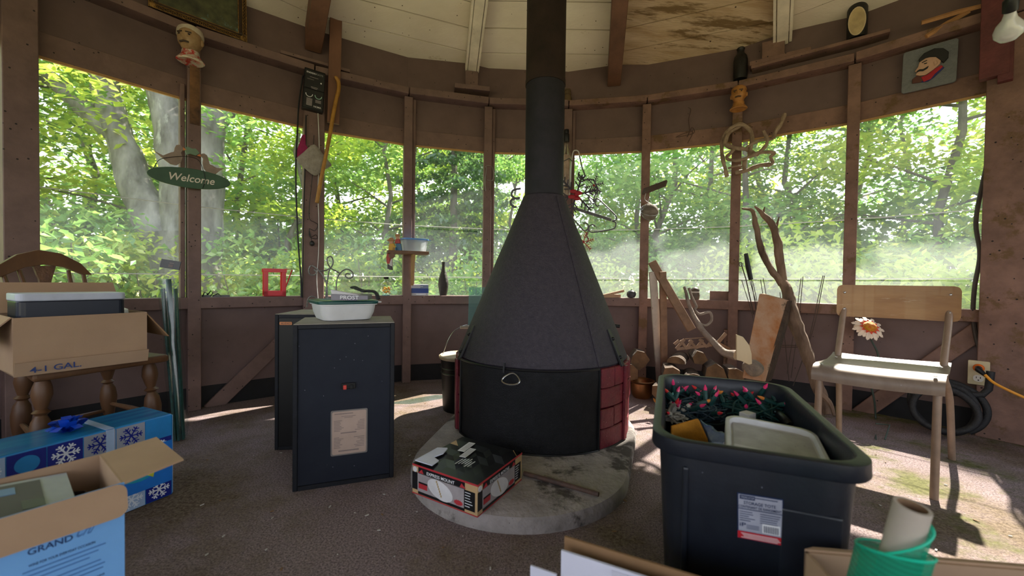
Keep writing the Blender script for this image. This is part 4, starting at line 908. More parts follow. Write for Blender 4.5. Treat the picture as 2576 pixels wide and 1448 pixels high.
tm_ = root_m(PB).inverted()@frame(Zf(1818,1116,.378), Zf(1850,1122,.378)-Zf(1818,1116,.378), V((-.3,-.75,.6))); text('excel', tm_, .03, .01, M_wht, PB, shear=.3)
# string lights: three tangles, each one thing with cord and bulbs
M_gcord = mat('green_light_cord', (.008,.05,.045), .5, var=.4, scale=60); M_wcord = mat('white_light_cord', (.42,.40,.34), .5, var=.2); M_ncord = mat('dark_light_cord', (.02,.045,.06), .5, var=.4, scale=60)
bulbm = [plain('pink_bulb', (.7,.04,.15), .2), plain('red_bulb', (.6,.03,.04), .2), plain('amber_bulb', (.75,.25,.05), .2), plain('mint_bulb', (.25,.6,.5), .2)]
rl = random.Random(11)
def tangle(name, label, c, rx, ry, rz, cord, nb, nloops, socket):
    t = thing(name, label, 'string lights', c, group='string lights in the tote'); b = B()
    def rp(): 
        a = rl.uniform(0,2*PI); f = math.sqrt(rl.random()); return V((cos(a)*rx*f, sin(a)*ry*f, rl.uniform(-.3,1)*rz*math.sqrt(max(0,1-f*f*.8))))
    for _ in range(nloops): b.tube(bez([rp() for _ in range(6)], 6), .0026, 5)
    b.build('cord', cord, t, smooth=True)
    for i in range(nb):
        p = rp(); p.z = rz*(.45+.6*rl.random())*math.sqrt(max(.1,1-(p.x/rx)**2*.6-(p.y/ry)**2*.6)); d_ = V((rl.gauss(0,1), rl.gauss(0,1), .9)).normalized()
        sk = B().tube([p, p+d_*.008, p+d_*.036], [.0045,.0080,.0068], 7).build('socket', socket, t, smooth=True)
        B().tube([p+d_*.036, p+d_*.044, p+d_*.056], [.005,.0055,.001], 6).build('bulb', bulbm[(0,0,1,0,2,0,1)[i % 7] if rl.random() < .9 else 3], sk, smooth=True)
cT = lambda px, py, z: Zf(px, py, z)
tangle('string_lights', 'dark tangled string lights with pink bulbs beside the mustard pouch', cT(1745,1040,.345), .10, .09, .065, M_ncord, 18, 46, M_gcord)
tangle('string_lights', 'green cord string lights with pink bulbs heaped behind the white pail', cT(1900,1035,.36), .11, .10, .05, M_gcord, 16, 40, M_gcord)
tangle('string_lights', 'white cord string lights in the corner of the storage tote', cT(1700,1050,.345), .05, .06, .03, M_wcord, 8, 16, M_wcord)
tag(B().tube(bez([cT(1950,1036,.375), cT(1970,1050,.38), cT(1988,1070,.37)], 5), .012, 10).build('bottle_neck', M_black, smooth=True), 'black rounded plastic stick poking up behind the white pail in the tote', 'stick')
B2 = B(); B2.box(cT(1880,1062,.375), (.035,.03,.06), MX.Rotation(.5,3,'Z')); tag(B2.build('small_carton', mat('pale_striped_card', (.45,.43,.42), .7, var=.2, scale=8, stretch=(1,1,14)), bevel=.002), 'small pale carton between the string lights and the white pail', 'box')

# school chair
M_tubem = mat('taupe_painted_tube', (.25,.17,.12), .4, var=.15, scale=25, wear=.66, wearcol=(.32,.18,.08), wearscale=12)
M_ply = mat('birch_plywood', (.33,.17,.06), .4, col2=(.21,.095,.028), scale=2.6, stretch=(1,1,5), bump=.05, coat=.2, wear=.62, wearcol=(.45,.32,.2), wearscale=6)
M_plyw = mat('worn_grey_plywood', (.23,.17,.13), .45, col2=(.17,.12,.09), scale=5, stretch=(4,1,1), wear=.66, wearcol=(.5,.5,.52), wearscale=7)
fr, rr_ = rel(1.551,1.457), rel(1.989,1.798)
wv = V((-.78,.62,0)).normalized(); fl_, rl_ = fr+wv*.345, rr_+wv*.395
fd = ((rr_+rl_)/2-(fr+fl_)/2); fd.z = 0; fd.normalize()
SC = thing('school_chair', 'plywood school chair with taupe tubular steel legs beside the storage tote', 'chair', (fr+fl_+rr_+rl_)/4)
def up_(p, z): return V((p.x,p.y,z))
zst = .425
seat_r = up_(fr,zst)+fd*.02; seat_l = up_(fl_,zst)+fd*.02
for p, s_ in ((fr,seat_r),(fl_,seat_l)):
    B().tube(bez([up_(p,.0), up_(p,.2).lerp(up_(s_,.2),.3), s_-V((0,0,.035)), s_+fd*.03, s_+fd*.30], 6), .0125, 12).build('leg', M_tubem, SC, w=True, smooth=True)
bR = CAM+ray(2392,800)*((rr_-CAM).dot(fd)/ray(2392,800).dot(fd)*.985); bL = CAM+ray(2127,800)*((rl_-CAM).dot(fd)/ray(2127,800).dot(fd)*.985)
for p, s_, bp_ in ((rr_, seat_r, bR), (rl_, seat_l, bL)):
    jn = up_(s_, .42)+fd*.31
    top_ = up_(bp_, .765)
    B().tube(bez([up_(p,.0), up_(p,.2).lerp(jn,.4), jn, jn.lerp(top_,.5), top_], 6), .0125, 12).build('leg', M_tubem, SC, w=True, smooth=True)
B().tube([seat_r+fd*.28-V((0,0,.0)), seat_l+fd*.28], .010, 10).build('crossbar', M_tubem, SC, w=True)
# seat: rolled front edge, gently dished
sv = []; sf = []; prof = [(-.035,-.048),(-.038,-.03),(-.028,-.010),(-.008,.003),(.03,.008),(.12,.002),(.22,.0),(.30,.010),(.335,.02)]
nx = 8
for s2 in (0,1):
    for j, (d_, h_) in enumerate(prof):
        for i in range(nx+1):
            t = -.06+1.12*i/nx; base = seat_r.lerp(seat_l, t); sv.append(base+fd*(d_+.002*s2)+V((0,0,.016+h_-.009*s2-.006*sin(PI*i/nx))))
m_ = (nx+1)*len(prof)
for j in range(len(prof)-1):
    for i in range(nx):
        a = j*(nx+1)+i; sf += [(a,a+1,a+nx+2,a+nx+1), (m_+a,m_+a+nx+1,m_+a+nx+2,m_+a+1)]
for i in range(nx): sf += [(i,m_+i,m_+i+1,i+1), (m_-nx-1+i, m_-nx+i, 2*m_-nx+i, 2*m_-nx-1+i)]
for j in range(len(prof)-1): a = j*(nx+1); sf += [(a,a+nx+1,m_+a+nx+1,m_+a), (a+nx,m_+a+nx,m_+a+2*nx+1,a+2*nx+1)]
B().add(sv, sf).build('seat', M_plyw, SC, w=True, smooth=True)
for t, d_ in ((.02,-.005),(.98,-.005),(.02,.25),(.98,.25)): B().ball(seat_r.lerp(seat_l,t)+fd*d_+V((0,0,.024)), (.006,.006,.003), 8, 5).build('rivet', M_steel, SC, w=True, smooth=True)
# curved backrest with rounded corners
bm_ = frame((up_(bR,0)+up_(bL,0))/2-fd*.048, (up_(bR,0)-up_(bL,0)), (0,0,1)); wbk = (up_(bR,0)-up_(bL,0)).length+.055
out = rblk(wbk, .155, .022, 5); b = B(); n_ = len(out)
def bend(x, z, o): return V((x, .045*(2*x/wbk)**2*-1+.02+o, z))
NX = 12; rows_ = []
def halfh(x):
    e = wbk/2-abs(x); r_ = .022
    return .0775-(r_-math.sqrt(max(0,r_*r_-(r_-e)**2)) if e < r_ else 0)
xs = [-wbk/2, -wbk/2+.004, -wbk/2+.01, -wbk/2+.022]+[wbk*(-.5+i/10) for i in range(1,10)]+[wbk/2-.022, wbk/2-.01, wbk/2-.004, wbk/2]
xs = sorted(xs); vs = []
for o_ in (0,.008):
    for x in xs: vs += [bend(x, .705-halfh(x), o_), bend(x, .705+halfh(x), o_)]
nn = len(xs); fs = []
for i in range(nn-1):
    a = 2*i; c_ = 2*nn+2*i; fs += [(a,a+2,a+3,a+1),(c_,c_+1,c_+3,c_+2),(a+1,a+3,c_+3,c_+1),(a,c_,c_+2,a+2)]
fs += [(0,1,2*nn+1,2*nn),(2*nn-2,4*nn-2,4*nn-1,2*nn-1)]
b.add([bm_@p for p in vs], fs).build('backrest', M_ply, SC, w=True, smooth=True)
for sx_ in (-1,1):
    for z in (.665,.745): B().ball(bm_@bend(sx_*(wbk/2-.03), z, -.001), (.006,.004,.006), 8, 5).build('screw', M_steel, SC, w=True, smooth=True)

# carton with white flaps at the very front
uA, uB = rel(.118,.832,.25), rel(.36,.7175,.25); ud = (uB-uA); ud.z = 0; ud.normalize(); vd = V((-ud.y,ud.x,0))*-1
if vd.y > 0: vd = -vd
WCT = thing('flapped_carton', 'open carton with a white printed flap in front of the hearth slab', 'box', up_(uA,0)+vd*.12+ud*.17)
M_wcard = mat('white_card', (.56,.56,.68), .6, var=.05, scale=8)
bw_, bl_ = .24, .42; o_ = up_(uA,0)+vd*.012+ud*.0
def q4(a, w, l, z0, z1, m, nm): B().hexa([a+V((0,0,z0)), a+ud*l+V((0,0,z0)), a+ud*l+vd*w+V((0,0,z0)), a+vd*w+V((0,0,z0)), a+V((0,0,z1)), a+ud*l+V((0,0,z1)), a+ud*l+vd*w+V((0,0,z1)), a+vd*w+V((0,0,z1))]).build(nm, m, WCT, w=True)
q4(o_, .005, bl_, .0, .12, M_card, 'wall'); q4(o_+vd*bw_, .005, bl_, 0, .12, M_wcard, 'wall'); q4(o_, bw_, .005, 0, .12, M_wcard, 'wall'); q4(o_+ud*(bl_-.005), bw_, .005, 0, .12, M_wcard, 'wall'); q4(o_, bw_, bl_, 0, .005, M_card, 'bottom')
q4(o_-vd*.0, .005, bl_, .12, .252, M_cardd, 'flap'); q4(o_+vd*.035+ud*.005, .005, bl_, .09, .246, M_wcard, 'flap')
ff = MX.Identity(4); nn_ = vd
for i in range(3): ff[i][0] = ud[i]; ff[i][1] = (0,0,1)[i]; ff[i][2] = vd[i]
ff.translation = o_+vd*.0405+ud*.005; ffl = root_m(WCT).inverted()@ff
pan(ffl, .012, .092, .3, .088, M_labn, WCT, 'printed_band'); dashes(ffl@MX.Translation(V((0,0,.0012))), [(.018+.012*i, .165-.011*j, .007*random.uniform(.4,1), .007) for i in range(18) for j in range(4)]+[(.016+.005*i, .115, .003, .05) for i in range(6)], M_wht, WCT); pan(ffl, .1, .16, .06, .08, plain('pale_tape', (.5,.5,.6), .3), WCT, 'tape')
q4(o_+ud*-.055+vd*.05, .004, .055, .12, .205, M_wcard, 'flap')
# plain carton holding rolls of netting
kA, kB = rel(.53,.713,.30), rel(.90,.674,.30); kd = (kB-kA); kd.z = 0; kd.normalize(); kv = V((kd.y,-kd.x,0))
KC = thing('netting_carton', 'plain brown carton holding a paper tube and green netting', 'box', up_(kA,0)+kd*.18+kv*.14)
def q5(a, w, l, z0, z1, m, nm): B().hexa([a+V((0,0,z0)), a+kd*l+V((0,0,z0)), a+kd*l+kv*w+V((0,0,z0)), a+kv*w+V((0,0,z0)), a+V((0,0,z1)), a+kd*l+V((0,0,z1)), a+kd*l+kv*w+V((0,0,z1)), a+kv*w+V((0,0,z1))]).build(nm, m, KC, w=True)
o2 = up_(kA,0)
q5(o2, .005, .42, 0, .30, M_card, 'wall'); q5(o2+kv*.27, .005, .42, 0, .30, M_card, 'wall'); q5(o2, .27, .005, 0, .30, M_card, 'wall'); q5(o2+kd*.415, .27, .005, 0, .30, M_card, 'wall'); q5(o2, .27, .42, 0, .005, M_card, 'bottom')
B().hexa([o2+V((0,0,.30)), o2+kd*.42+V((0,0,.30)), o2+kd*.40+kv*-.01+V((0,0,.299)), o2+kd*.02-kv*.01+V((0,0,.299)), o2+V((0,0,.304)), o2+kd*.42+V((0,0,.304)), o2+kd*.40-kv*.01+V((0,0,.303)), o2+kd*.02-kv*.01+V((0,0,.303))]).build('flap_edge', M_card, KC, w=True)
t1 = D(2296,1272,.57); ax_ = V((.10,-.13,1)).normalized(); t0_ = t1-ax_*((t1.z-.012)/ax_.z)
m_ = frame(t0_, ax_.orthogonal(), ax_); Lt = (t1-t0_).length
M_core = mat('kraft_tube', (.42,.36,.31), .8, var=.08, scale=20); M_corei = mat('kraft_inside', (.22,.13,.07), .8)
PT_ = thing('paper_tube', 'thick pale cardboard tube standing inside the roll of green netting', 'tube', M=m_)
B().lathe([(.021,0),(.021,Lt),(.0165,Lt)], 28, cap=False).build('tube_wall', M_core, PT_, smooth=True); B().lathe([(.0165,0),(.0165,Lt)], 28, cap=False).build('tube_inside', M_corei, PT_, smooth=True)
mg, n, L, p = newmat('green_netting'); t = n.new('ShaderNodeTexCoord'); wv1 = n.new('ShaderNodeTexWave'); wv1.bands_direction = 'Z'; wv1.inputs['Scale'].default_value = 38; wv1.inputs['Distortion'].default_value = .5; L.new(t.outputs['Object'], wv1.inputs[0])
tr = n.new('ShaderNodeBsdfTransparent'); tl = n.new('ShaderNodeBsdfTranslucent'); tl.inputs[0].default_value = (.02,.5,.33,1); p.inputs['Base Color'].default_value = (.01,.42,.27,1); p.inputs['Roughness'].default_value = .4
ma = n.new('ShaderNodeMixShader'); ma.inputs[0].default_value = .5; L.new(p.outputs[0], ma.inputs[1]); L.new(tl.outputs[0], ma.inputs[2])
mr = n.new('ShaderNodeMapRange'); mr.inputs[3].default_value = .55; mr.inputs[4].default_value = .8; L.new(wv1.outputs[0], mr.inputs[0])
mb = n.new('ShaderNodeMixShader'); L.new(mr.outputs[0], mb.inputs[0]); L.new(tr.outputs[0], mb.inputs[1]); L.new(ma.outputs[0], mb.inputs[2]); L.new(mb.outputs[0], n['Material Output'].inputs[0]); M_net = mg
NT = thing('netting_roll', 'loose roll of bright green plastic netting in the brown carton', 'netting', M=m_@MX.Translation(V((0,.006,0))))
b = B(); vs = []; fs = []; na = 54
for i in range(na+1):
    a = 2.2+i/36*2*PI; r_ = .041-.012*max(0,(i-36)/18); ht = Lt-.075-(.018*cos(a-.9))+(.05*max(0,(i-40)/14) if i > 40 else 0)
    for z in (.01, ht*.35, ht*.7, ht-.004, ht): vs.append(V((r_*cos(a), r_*sin(a), z)))
for i in range(na):
    for j in range(4): fs.append((i*5+j,(i+1)*5+j,(i+1)*5+j+1,i*5+j+1))
b.add(vs, fs).build('net_sheet', M_net, NT, smooth=True)
B().tube([vs[i*5+4] for i in range(na+1)], .0018, 5).build('selvedge', plain('green_selvedge', (.01,.5,.33), .4), NT)

# outlet, cords, hose
M_ivory = plain('ivory_plate', (.50,.43,.27), .4); oc = Rf(2462,937,R0-.04); oa = math.atan2(oc.x, oc.y)
OM = frame(oc, V((cos(oa),-sin(oa),0)), (0,0,1)); OU = thing('wall_outlet', 'ivory power outlet with an orange plug on the wall beside the wide post', 'outlet', M=OM)
B().prism(rblk(.075,.125,.005), .008, MX.Rotation(PI/2,4,'X')).build('cover_plate', M_ivory, OU, bevel=.002)
for z in (.026,-.028): B().prism(rblk(.036,.034,.014), .003, MX.Translation(V((0,-.008,z)))@MX.Rotation(PI/2,4,'X')).build('socket_face', plain('white_socket', (.62,.6,.55), .4), OU)
for x in (-.007,.007): B().box((x,-.0115,-.024), (.0025,.002,.009)).build('slot', M_black, OU)
B().box((0,-.0115,-.037), (.005,.002,.005)).build('slot', M_black, OU)
M_org = plain('orange_rubber', (.65,.13,.01), .45); M_yel = plain('yellow_orange_cord', (.7,.30,.02), .45)
PC = thing('extension_cord', 'yellow extension cord with orange and black plug leaving the ivory outlet', 'cord', OM@V((0,-.012,.026)))
B().ball((0,0,0), (.021,.014,.021), 14, 9, MX.Rotation(-oa,3,'Z')).build('plug_collar', M_org, PC, smooth=True)
pl = OM@V((0,-.024,.026)); B().tube([pl, D(2462,930,2.02), D(2480,945,1.98)], [.014,.013,.007], 12).build('plug', M_black, PC, w=True, smooth=True)
B().tube(bez([D(2478,942,1.98), D(2500,962,1.95), D(2545,985,1.9), D(2600,1010,1.86), D(2700,1060,1.8)], 6), .0062, 8).build('cord', M_yel, PC, w=True, smooth=True)
M_conduit = mat('grey_brown_cable', (.06,.05,.045), .55, var=.3, scale=14)
q = [Rf(x,y,R0+.02) for x, y in ((2532,140),(2520,250),(2495,360),(2470,470),(2455,560),(2465,640),(2452,720),(2448,790),(2456,850),(2475,912))]
tag(B().tube(bez(q, 6), .0095, 8).build('wall_cable', M_conduit, smooth=True), 'dark wavy cable running down the window to the ivory outlet', 'cable')
M_hose = mat('black_corrugated_hose', (.016,.017,.02), .5, var=.4, scale=60, stretch=(1,1,1), bump=.4)
hc_ = Rf(2378,1030,R0-.09); ha = math.atan2(hc_.x,hc_.y); HMx = frame(V((hc_.x,hc_.y,.0)), V((cos(ha),-sin(ha),0)), (0,0,1))
pts = []
for i in range(70):
    a = i/28*2*PI-.9; r_ = .135-.022*(i/70)*1.6; pts.append(HMx@V((r_*1.0*cos(a)+.01*sin(i*.35), -.055-.028*i/70*3+.05*(sin(a)*.5), .152+r_*sin(a))))
pts += [HMx@V(p) for p in ((.125,-.05,.24),(.15,-.035,.36))]
tag(B().tube(bez(pts,3), .0155, 10).build('hose', M_hose, smooth=True), 'coiled black corrugated hose leaning on the wall under the outlet', 'hose')
# artificial daisy on a stake
fc = D(2187,822,2.32); FLW = thing('metal_flower', 'tall garden flower ornament with cream petals and orange centre behind the school chair', 'ornament', Zf(2205,1100,0))
M_petal = mat('cream_petal', (.68,.56,.44), .6, var=.15, scale=30); M_pet2 = plain('red_petal', (.55,.05,.02), .6); M_eye = mat('orange_flower_eye', (.75,.13,.01), .6, col2=(.8,.45,.03), scale=90, bump=.8)
fz_ = V((-.15,-.75,.55)).normalized(); fm_ = frame(fc, fz_.orthogonal(), fz_)
for i in range(22):
    a = 2*PI*i/22; d_ = V((cos(a),sin(a),0)); s2 = V((-sin(a),cos(a),0)); L1 = .082 if i%2 else .07; dr = -.014
    b = B(); vs = [d_*.02, d_*.045+s2*.010+V((0,0,dr*.2)), d_*L1*.9+s2*.009+V((0,0,dr)), d_*L1+V((0,0,dr*1.3)), d_*L1*.9-s2*.009+V((0,0,dr)), d_*.045-s2*.010+V((0,0,dr*.2))]
    vs += [p+V((0,0,-.0018)) for p in vs]; b.add([fm_@p for p in vs], [tuple(range(6)),tuple(range(11,5,-1))]+[(k,(k+1)%6,6+(k+1)%6,6+k) for k in range(6)]); b.build('petal', M_petal, FLW, w=True)
for i in range(12):
    a = 2*PI*i/12; d_ = V((cos(a),sin(a),0)); s2 = V((-sin(a),cos(a),0)); vs = [d_*.01+V((0,0,.004)), d_*.035+s2*.008+V((0,0,.006)), d_*.05+V((0,0,.003)), d_*.035-s2*.008+V((0,0,.006))]; vs += [p-V((0,0,.002)) for p in vs]
    B().add([fm_@p for p in vs], [(0,1,2,3),(7,6,5,4)]+[(k,(k+1)%4,4+(k+1)%4,4+k) for k in range(4)]).build('inner_petal', M_pet2, FLW, w=True)
B().lathe([(.034,.004),(.03,.014),(.018,.022),(0,.024)], 16, fm_).jit(.003,80).build('flower_eye', M_eye, FLW, w=True, smooth=True)
B().tube(bez([fc, D(2190,850,2.33), D(2207,885,2.33), D(2208,910,2.33), D(2192,960,2.33), D(2200,1010,2.33), D(2203,1060,2.32), Zf(2203,1105,0)],5), .005, 7).build('stem', mat('green_grey_stem', (.05,.07,.055), .5), FLW, w=True, smooth=True)
B().tube([Zf(2203,1065,.06), Zf(2238,1068,.06), Zf(2226,1105,.0)], .004, 6).build('foot_wire', MATS['green_grey_stem'], FLW, w=True)
# ================================================================== right back corner: firewood, branches, boards
M_log = mat('log_bark', (.12,.08,.055), .95, col2=(.045,.03,.022), scale=16, bump=.8, bscale=30); M_end = mat('split_log_face', (.20,.115,.055), .85, col2=(.085,.05,.025), scale=10, bump=.3, spots=.05, spotscale=30)
def logp(a, b, r, label, half=False, i=0):
    t = thing('firewood_log', label, 'log', (V(a)+V(b))/2, group='firewood by the back wall'); a, b = V(a), V(b); d_ = (b-a).normalized(); x = d_.cross(V((0,0,1))).normalized(); y = x.cross(d_)
    rg = random.Random(i); n = (7 if i % 3 == 0 else 6) if not half else 9; f0 = rg.uniform(0,6); sect = [(r*1.1*cos(2*PI*k/n+f0)*(1+rg.uniform(-.28,.18)), r*1.05*sin(2*PI*k/n+f0)*(1+rg.uniform(-.28,.18))) for k in range(n)] if not half else [(r*cos(PI*k/(n-1))*1.05, r*.8*sin(PI*k/(n-1))-.4*r) for k in range(n)]
    s = B(); loft(s, [[p+x*u*f+y*v*f for u, v in sect] for p, f in ((a,1),(a.lerp(b,.5),.96),(b,.92))], close_bot=False); s.jit(.004,20).build('bark', M_log, t, w=True, smooth=True)
    B().add([a+x*u+y*v-d_*.001 for u, v in sect], [tuple(range(n))]).jit(.003,20).build('cut_end', M_end, t, w=True); B().add([b+x*u*.92+y*v*.92+d_*.001 for u, v in sect], [tuple(range(n))]).jit(.003,20).build('cut_end', M_end, t, w=True)
LGL = 'split firewood log in the low pile behind the storage tote'
for i, (px, py, d0, r_, hf) in enumerate([(1690,945,2.52,.055,0),(1745,948,2.5,.05,1),(1800,940,2.5,.062,0),(1850,945,2.48,.05,0),(1720,985,2.45,.06,0),(1790,990,2.42,.06,1),(1700,905,2.62,.055,1),(1760,902,2.6,.05,0),(1660,985,2.5,.055,0),(1610,905,2.75,.06,0),(1585,935,2.7,.06,0),(1880,985,2.38,.055,0)]):
    a = D(px,py,d0); a.z = max(a.z, r_+.005); dn = V((a.x,a.y,0)).normalized()*.26+V((random.uniform(-.06,.06),0,0)); logp(a, a+dn*(.55 if px < 1640 else .8), r_, LGL, bool(hf), i)
a = D(1893,925,2.28); 
t = thing('fieldstone', 'rounded mottled stone lying on the firewood by the orange plank', 'stone', V((a.x,a.y,a.z-.05))); B().ball(a, (.058,.05,.05), 16, 10).jit(.008,14).build('stone', mat('mottled_stone', (.26,.2,.15), .9, col2=(.12,.1,.08), scale=24, bump=.5), t, w=True, smooth=True)
# broad slabs
M_slab = mat('rotten_orange_plank', (.42,.30,.21), .85, col2=(.28,.10,.025), scale=5, bump=.5, bscale=40, wear=.54, wearcol=(.09,.055,.03), wearscale=5)
p = [D(1910,738,2.44), D(1985,756,2.44), D(1925,960,2.25), D(1868,950,2.25)]
b = B(); off = V((.03,.03,0))*1.0; b.hexa([p[3],p[2],p[2]+V((.05,.045,0)),p[3]+V((.05,.045,0)),p[0],p[1],p[1]+V((.05,.045,0)),p[0]+V((.05,.045,0))]); sl = thing('rotten_plank', 'thick rotten plank stained orange leaning against the back wall', 'plank', p[3]); b.jit(.004,9).build('plank_face', M_slab, sl, w=True, bevel=.004, seg=1)
b = B(); e_ = V((.016,.0,0)); f_ = V((.05,.045,0)); b.hexa([p[2]-e_*.6,p[2]+e_,p[2]+f_+e_,p[2]+f_,p[1]-e_*.6+V((0,-.004,0)),p[1]+e_,p[1]+f_+e_,p[1]+f_]); b.jit(.006,16).build('bark_edge', mat('dark_rotten_bark', (.05,.03,.018), .95, var=.4, scale=14, bump=.8), sl, w=True)
p = [(1853,842),(1870,848),(1885,868),(1891,890),(1892,915),(1884,917),(1866,908),(1853,905)]
vs = [D(x,y,2.22) for x, y in p]; n_ = len(vs); b = B(); b.add(vs+[v+V((.012,.03,0)) for v in vs], [tuple(range(n_)), tuple(range(2*n_-1,n_-1,-1))]+[(k,(k+1)%n_,n_+(k+1)%n_,n_+k) for k in range(n_)])
tag(b.build('pale_offcut', mat('pale_offcut_wood', (.55,.43,.27), .8, var=.15, scale=5, stretch=(1,1,.2), spots=.06, spotscale=18), bevel=.002, seg=1), 'pale half round wooden offcut propped on the firewood', 'offcut')
M_drift = mat('driftwood', (.21,.135,.09), .9, col2=(.07,.042,.028), scale=12, bump=1., bscale=30, stretch=(1,1,.35)); M_grey = mat('grey_driftwood', (.27,.21,.17), .8, col2=(.13,.095,.075), scale=12, bump=.4)
def branchy(P, pts, rs, d, m, nm='limb', n=9, jit=.004):
    q = bez([D(x,y,d[0]+(d[1]-d[0])*i/(len(pts)-1)) for i, (x,y) in enumerate(pts)], 5); k = len(q); rr = []
    for i in range(k): f = i/(k-1)*(len(rs)-1); j = min(int(f), len(rs)-2); rr.append(rs[j]+(rs[j+1]-rs[j])*(f-j))
    return B().tube(q, rr, n).jit(jit,18).build(nm, m, P, w=True, smooth=True)
DB = thing('driftwood_branch', 'tall forked driftwood branch leaning against the wall by the window', 'branch', Zf(2085,1045,0))
tr_ = branchy(DB, [(2080,1042),(2062,985),(2040,920),(2015,850),(1990,780),(1980,730),(1958,690)], [.016,.034,.032,.035,.04,.03,.025], (2.28,2.55), M_drift, jit=.009)
branchy(DB, [(1972,715),(1962,660),(1955,610),(1945,570),(1920,540),(1897,518)], [.026,.023,.024,.02,.016,.005], (2.53,2.6), M_drift, jit=.008); branchy(DB, [(1968,712),(1935,670),(1910,610),(1900,560),(1893,530),(1866,524)], [.026,.02,.019,.016,.012,.005], (2.53,2.62), M_drift, jit=.006)
branchy(DB, [(1918,540),(1924,520)], [.010,.003], (2.6,2.6), M_drift, 'twig', 6, .001); branchy(DB, [(1952,572),(1960,545)], [.010,.003], (2.6,2.6), M_drift, 'twig', 6, .001); branchy(DB, [(2055,985),(2085,1010),(2098,1045)], [.02,.014,.008], (2.28,2.2), M_drift, 'twig', 7)
# grey stick and slats
GK = thing('grey_stick', 'smooth grey forked stick lying across the firewood', 'branch', D(1850,890,2.3)); branchy(GK, [(1722,722),(1735,770),(1760,820),(1790,855),(1820,885),(1852,893)], [.009,.012,.018,.018,.022,.028], (2.62,2.3), M_grey); branchy(GK, [(1733,724),(1740,745),(1752,770),(1748,778),(1760,790),(1785,785),(1790,805),(1775,818),(1755,810)], [.010,.009,.008,.008,.008,.009,.009,.008,.006], (2.6,2.5), M_grey, 'side_shoot', 7, .001)
M_slatw = mat('weathered_white_slat', (.42,.36,.30), .8, var=.2, scale=10, wear=.6, wearcol=(.22,.14,.09), wearscale=8); M_slatb = mat('brown_slat', (.22,.13,.08), .8, var=.3, scale=12)
tag(B().beam(Zf(1662,985,.0), D(1642,683,2.72), .05, .018, upv=(0,-1,0)).build('white_slat', M_slatw, bevel=.002, seg=1), 'narrow whitewashed slat leaning on the wall beside a second slat', 'slat')
tag(B().beam(Zf(1672,990,.0), D(1667,683,2.70), .045, .02, upv=(0,-1,0)).build('brown_slat', M_slatb, bevel=.002, seg=1), 'narrow brown edged slat leaning upright against the window sill', 'slat')
tag(B().beam(D(1740,830,2.6), D(1640,658,2.74), .055, .02, upv=(0,-1,0)).build('diagonal_lath', M_slatb, bevel=.002, seg=1), 'brown lath leaning diagonally behind the upright slats', 'lath')
# bit of lattice on the pile
LT_ = thing('lattice_piece', 'broken piece of brown wooden lattice on top of the firewood', 'lattice', D(1760,870,2.5))
def lat(x0,y0,x1,y1,w=.016,nm='slat'): B().beam(D(x0,y0,2.48), D(x1,y1,2.48), w, .008, upv=(0,-1,.2)).build(nm, M_slatb, LT_, w=True)
lat(1702,878,1805,866,nm='rail'); lat(1722,852,1780,848,.006,nm='rail'); lat(1701,877,1722,853); lat(1728,878,1712,856); lat(1726,877,1742,856); lat(1752,876,1734,856); lat(1752,875,1768,854); lat(1778,873,1760,853); lat(1778,872,1795,850); lat(1800,868,1826,838,.02); lat(1805,862,1836,878); lat(1696,866,1708,856)
# copper pot
pc = Zf(1614,998,0); CP = thing('copper_pot', 'small copper pot with rolled rim on the floor beside the stove', 'pot', pc); M_cop = mat('aged_copper', (.40,.17,.06), .38, col2=(.18,.09,.04), scale=10, metal=.85)
B().lathe([(0,.0),(.055,0),(.068,.02),(.074,.06),(.072,.10),(.082,.108),(.086,.115),(.08,.118),(.068,.104),(.066,.02),(0,.01)], 28).build('bowl', M_cop, CP, smooth=True)
B().tube([V((.077+.02*cos(a), -.02, .07+.022*sin(a))) for a in [2*PI*i/14 for i in range(14)]], .003, 6, close=True).build('ring_handle', M_cop, CP)
# bucket behind the stove
bc_ = rel(-.31,2.42); BU = thing('lidded_bucket', 'dark metal bucket with a pale rusty lid behind the stove', 'bucket', bc_); M_lidr = mat('rusty_pale_lid', (.35,.24,.15), .6, col2=(.5,.42,.33), scale=9)
B().lathe([(0,0),(.115,0),(.13,.30),(.134,.302),(.134,.31)], 28).build('pail', M_black, BU, smooth=True)
B().lathe([(.136,.308),(.142,.315),(.142,.325),(.134,.33),(.126,.322),(0,.322)], 28).build('lid', M_lidr, BU, smooth=True)
for z in (.22,.25): B().lathe([(.126,z),(.131,z+.006),(.127,z+.012)], 28, cap=False).build('band', M_black, BU, smooth=True)
B().tube(bez([bc_+V((-.135,0,.29)), D(1130,850,2.42), D(1152,826,2.44), D(1185,823,2.5), bc_+V((.13,0,.30))],6), .0025, 6).build('bail', M_steel, BU, w=True); B().tube([D(1158,823,2.45), D(1180,823,2.48)], .009, 8).build('grip', M_slatw, BU, w=True)
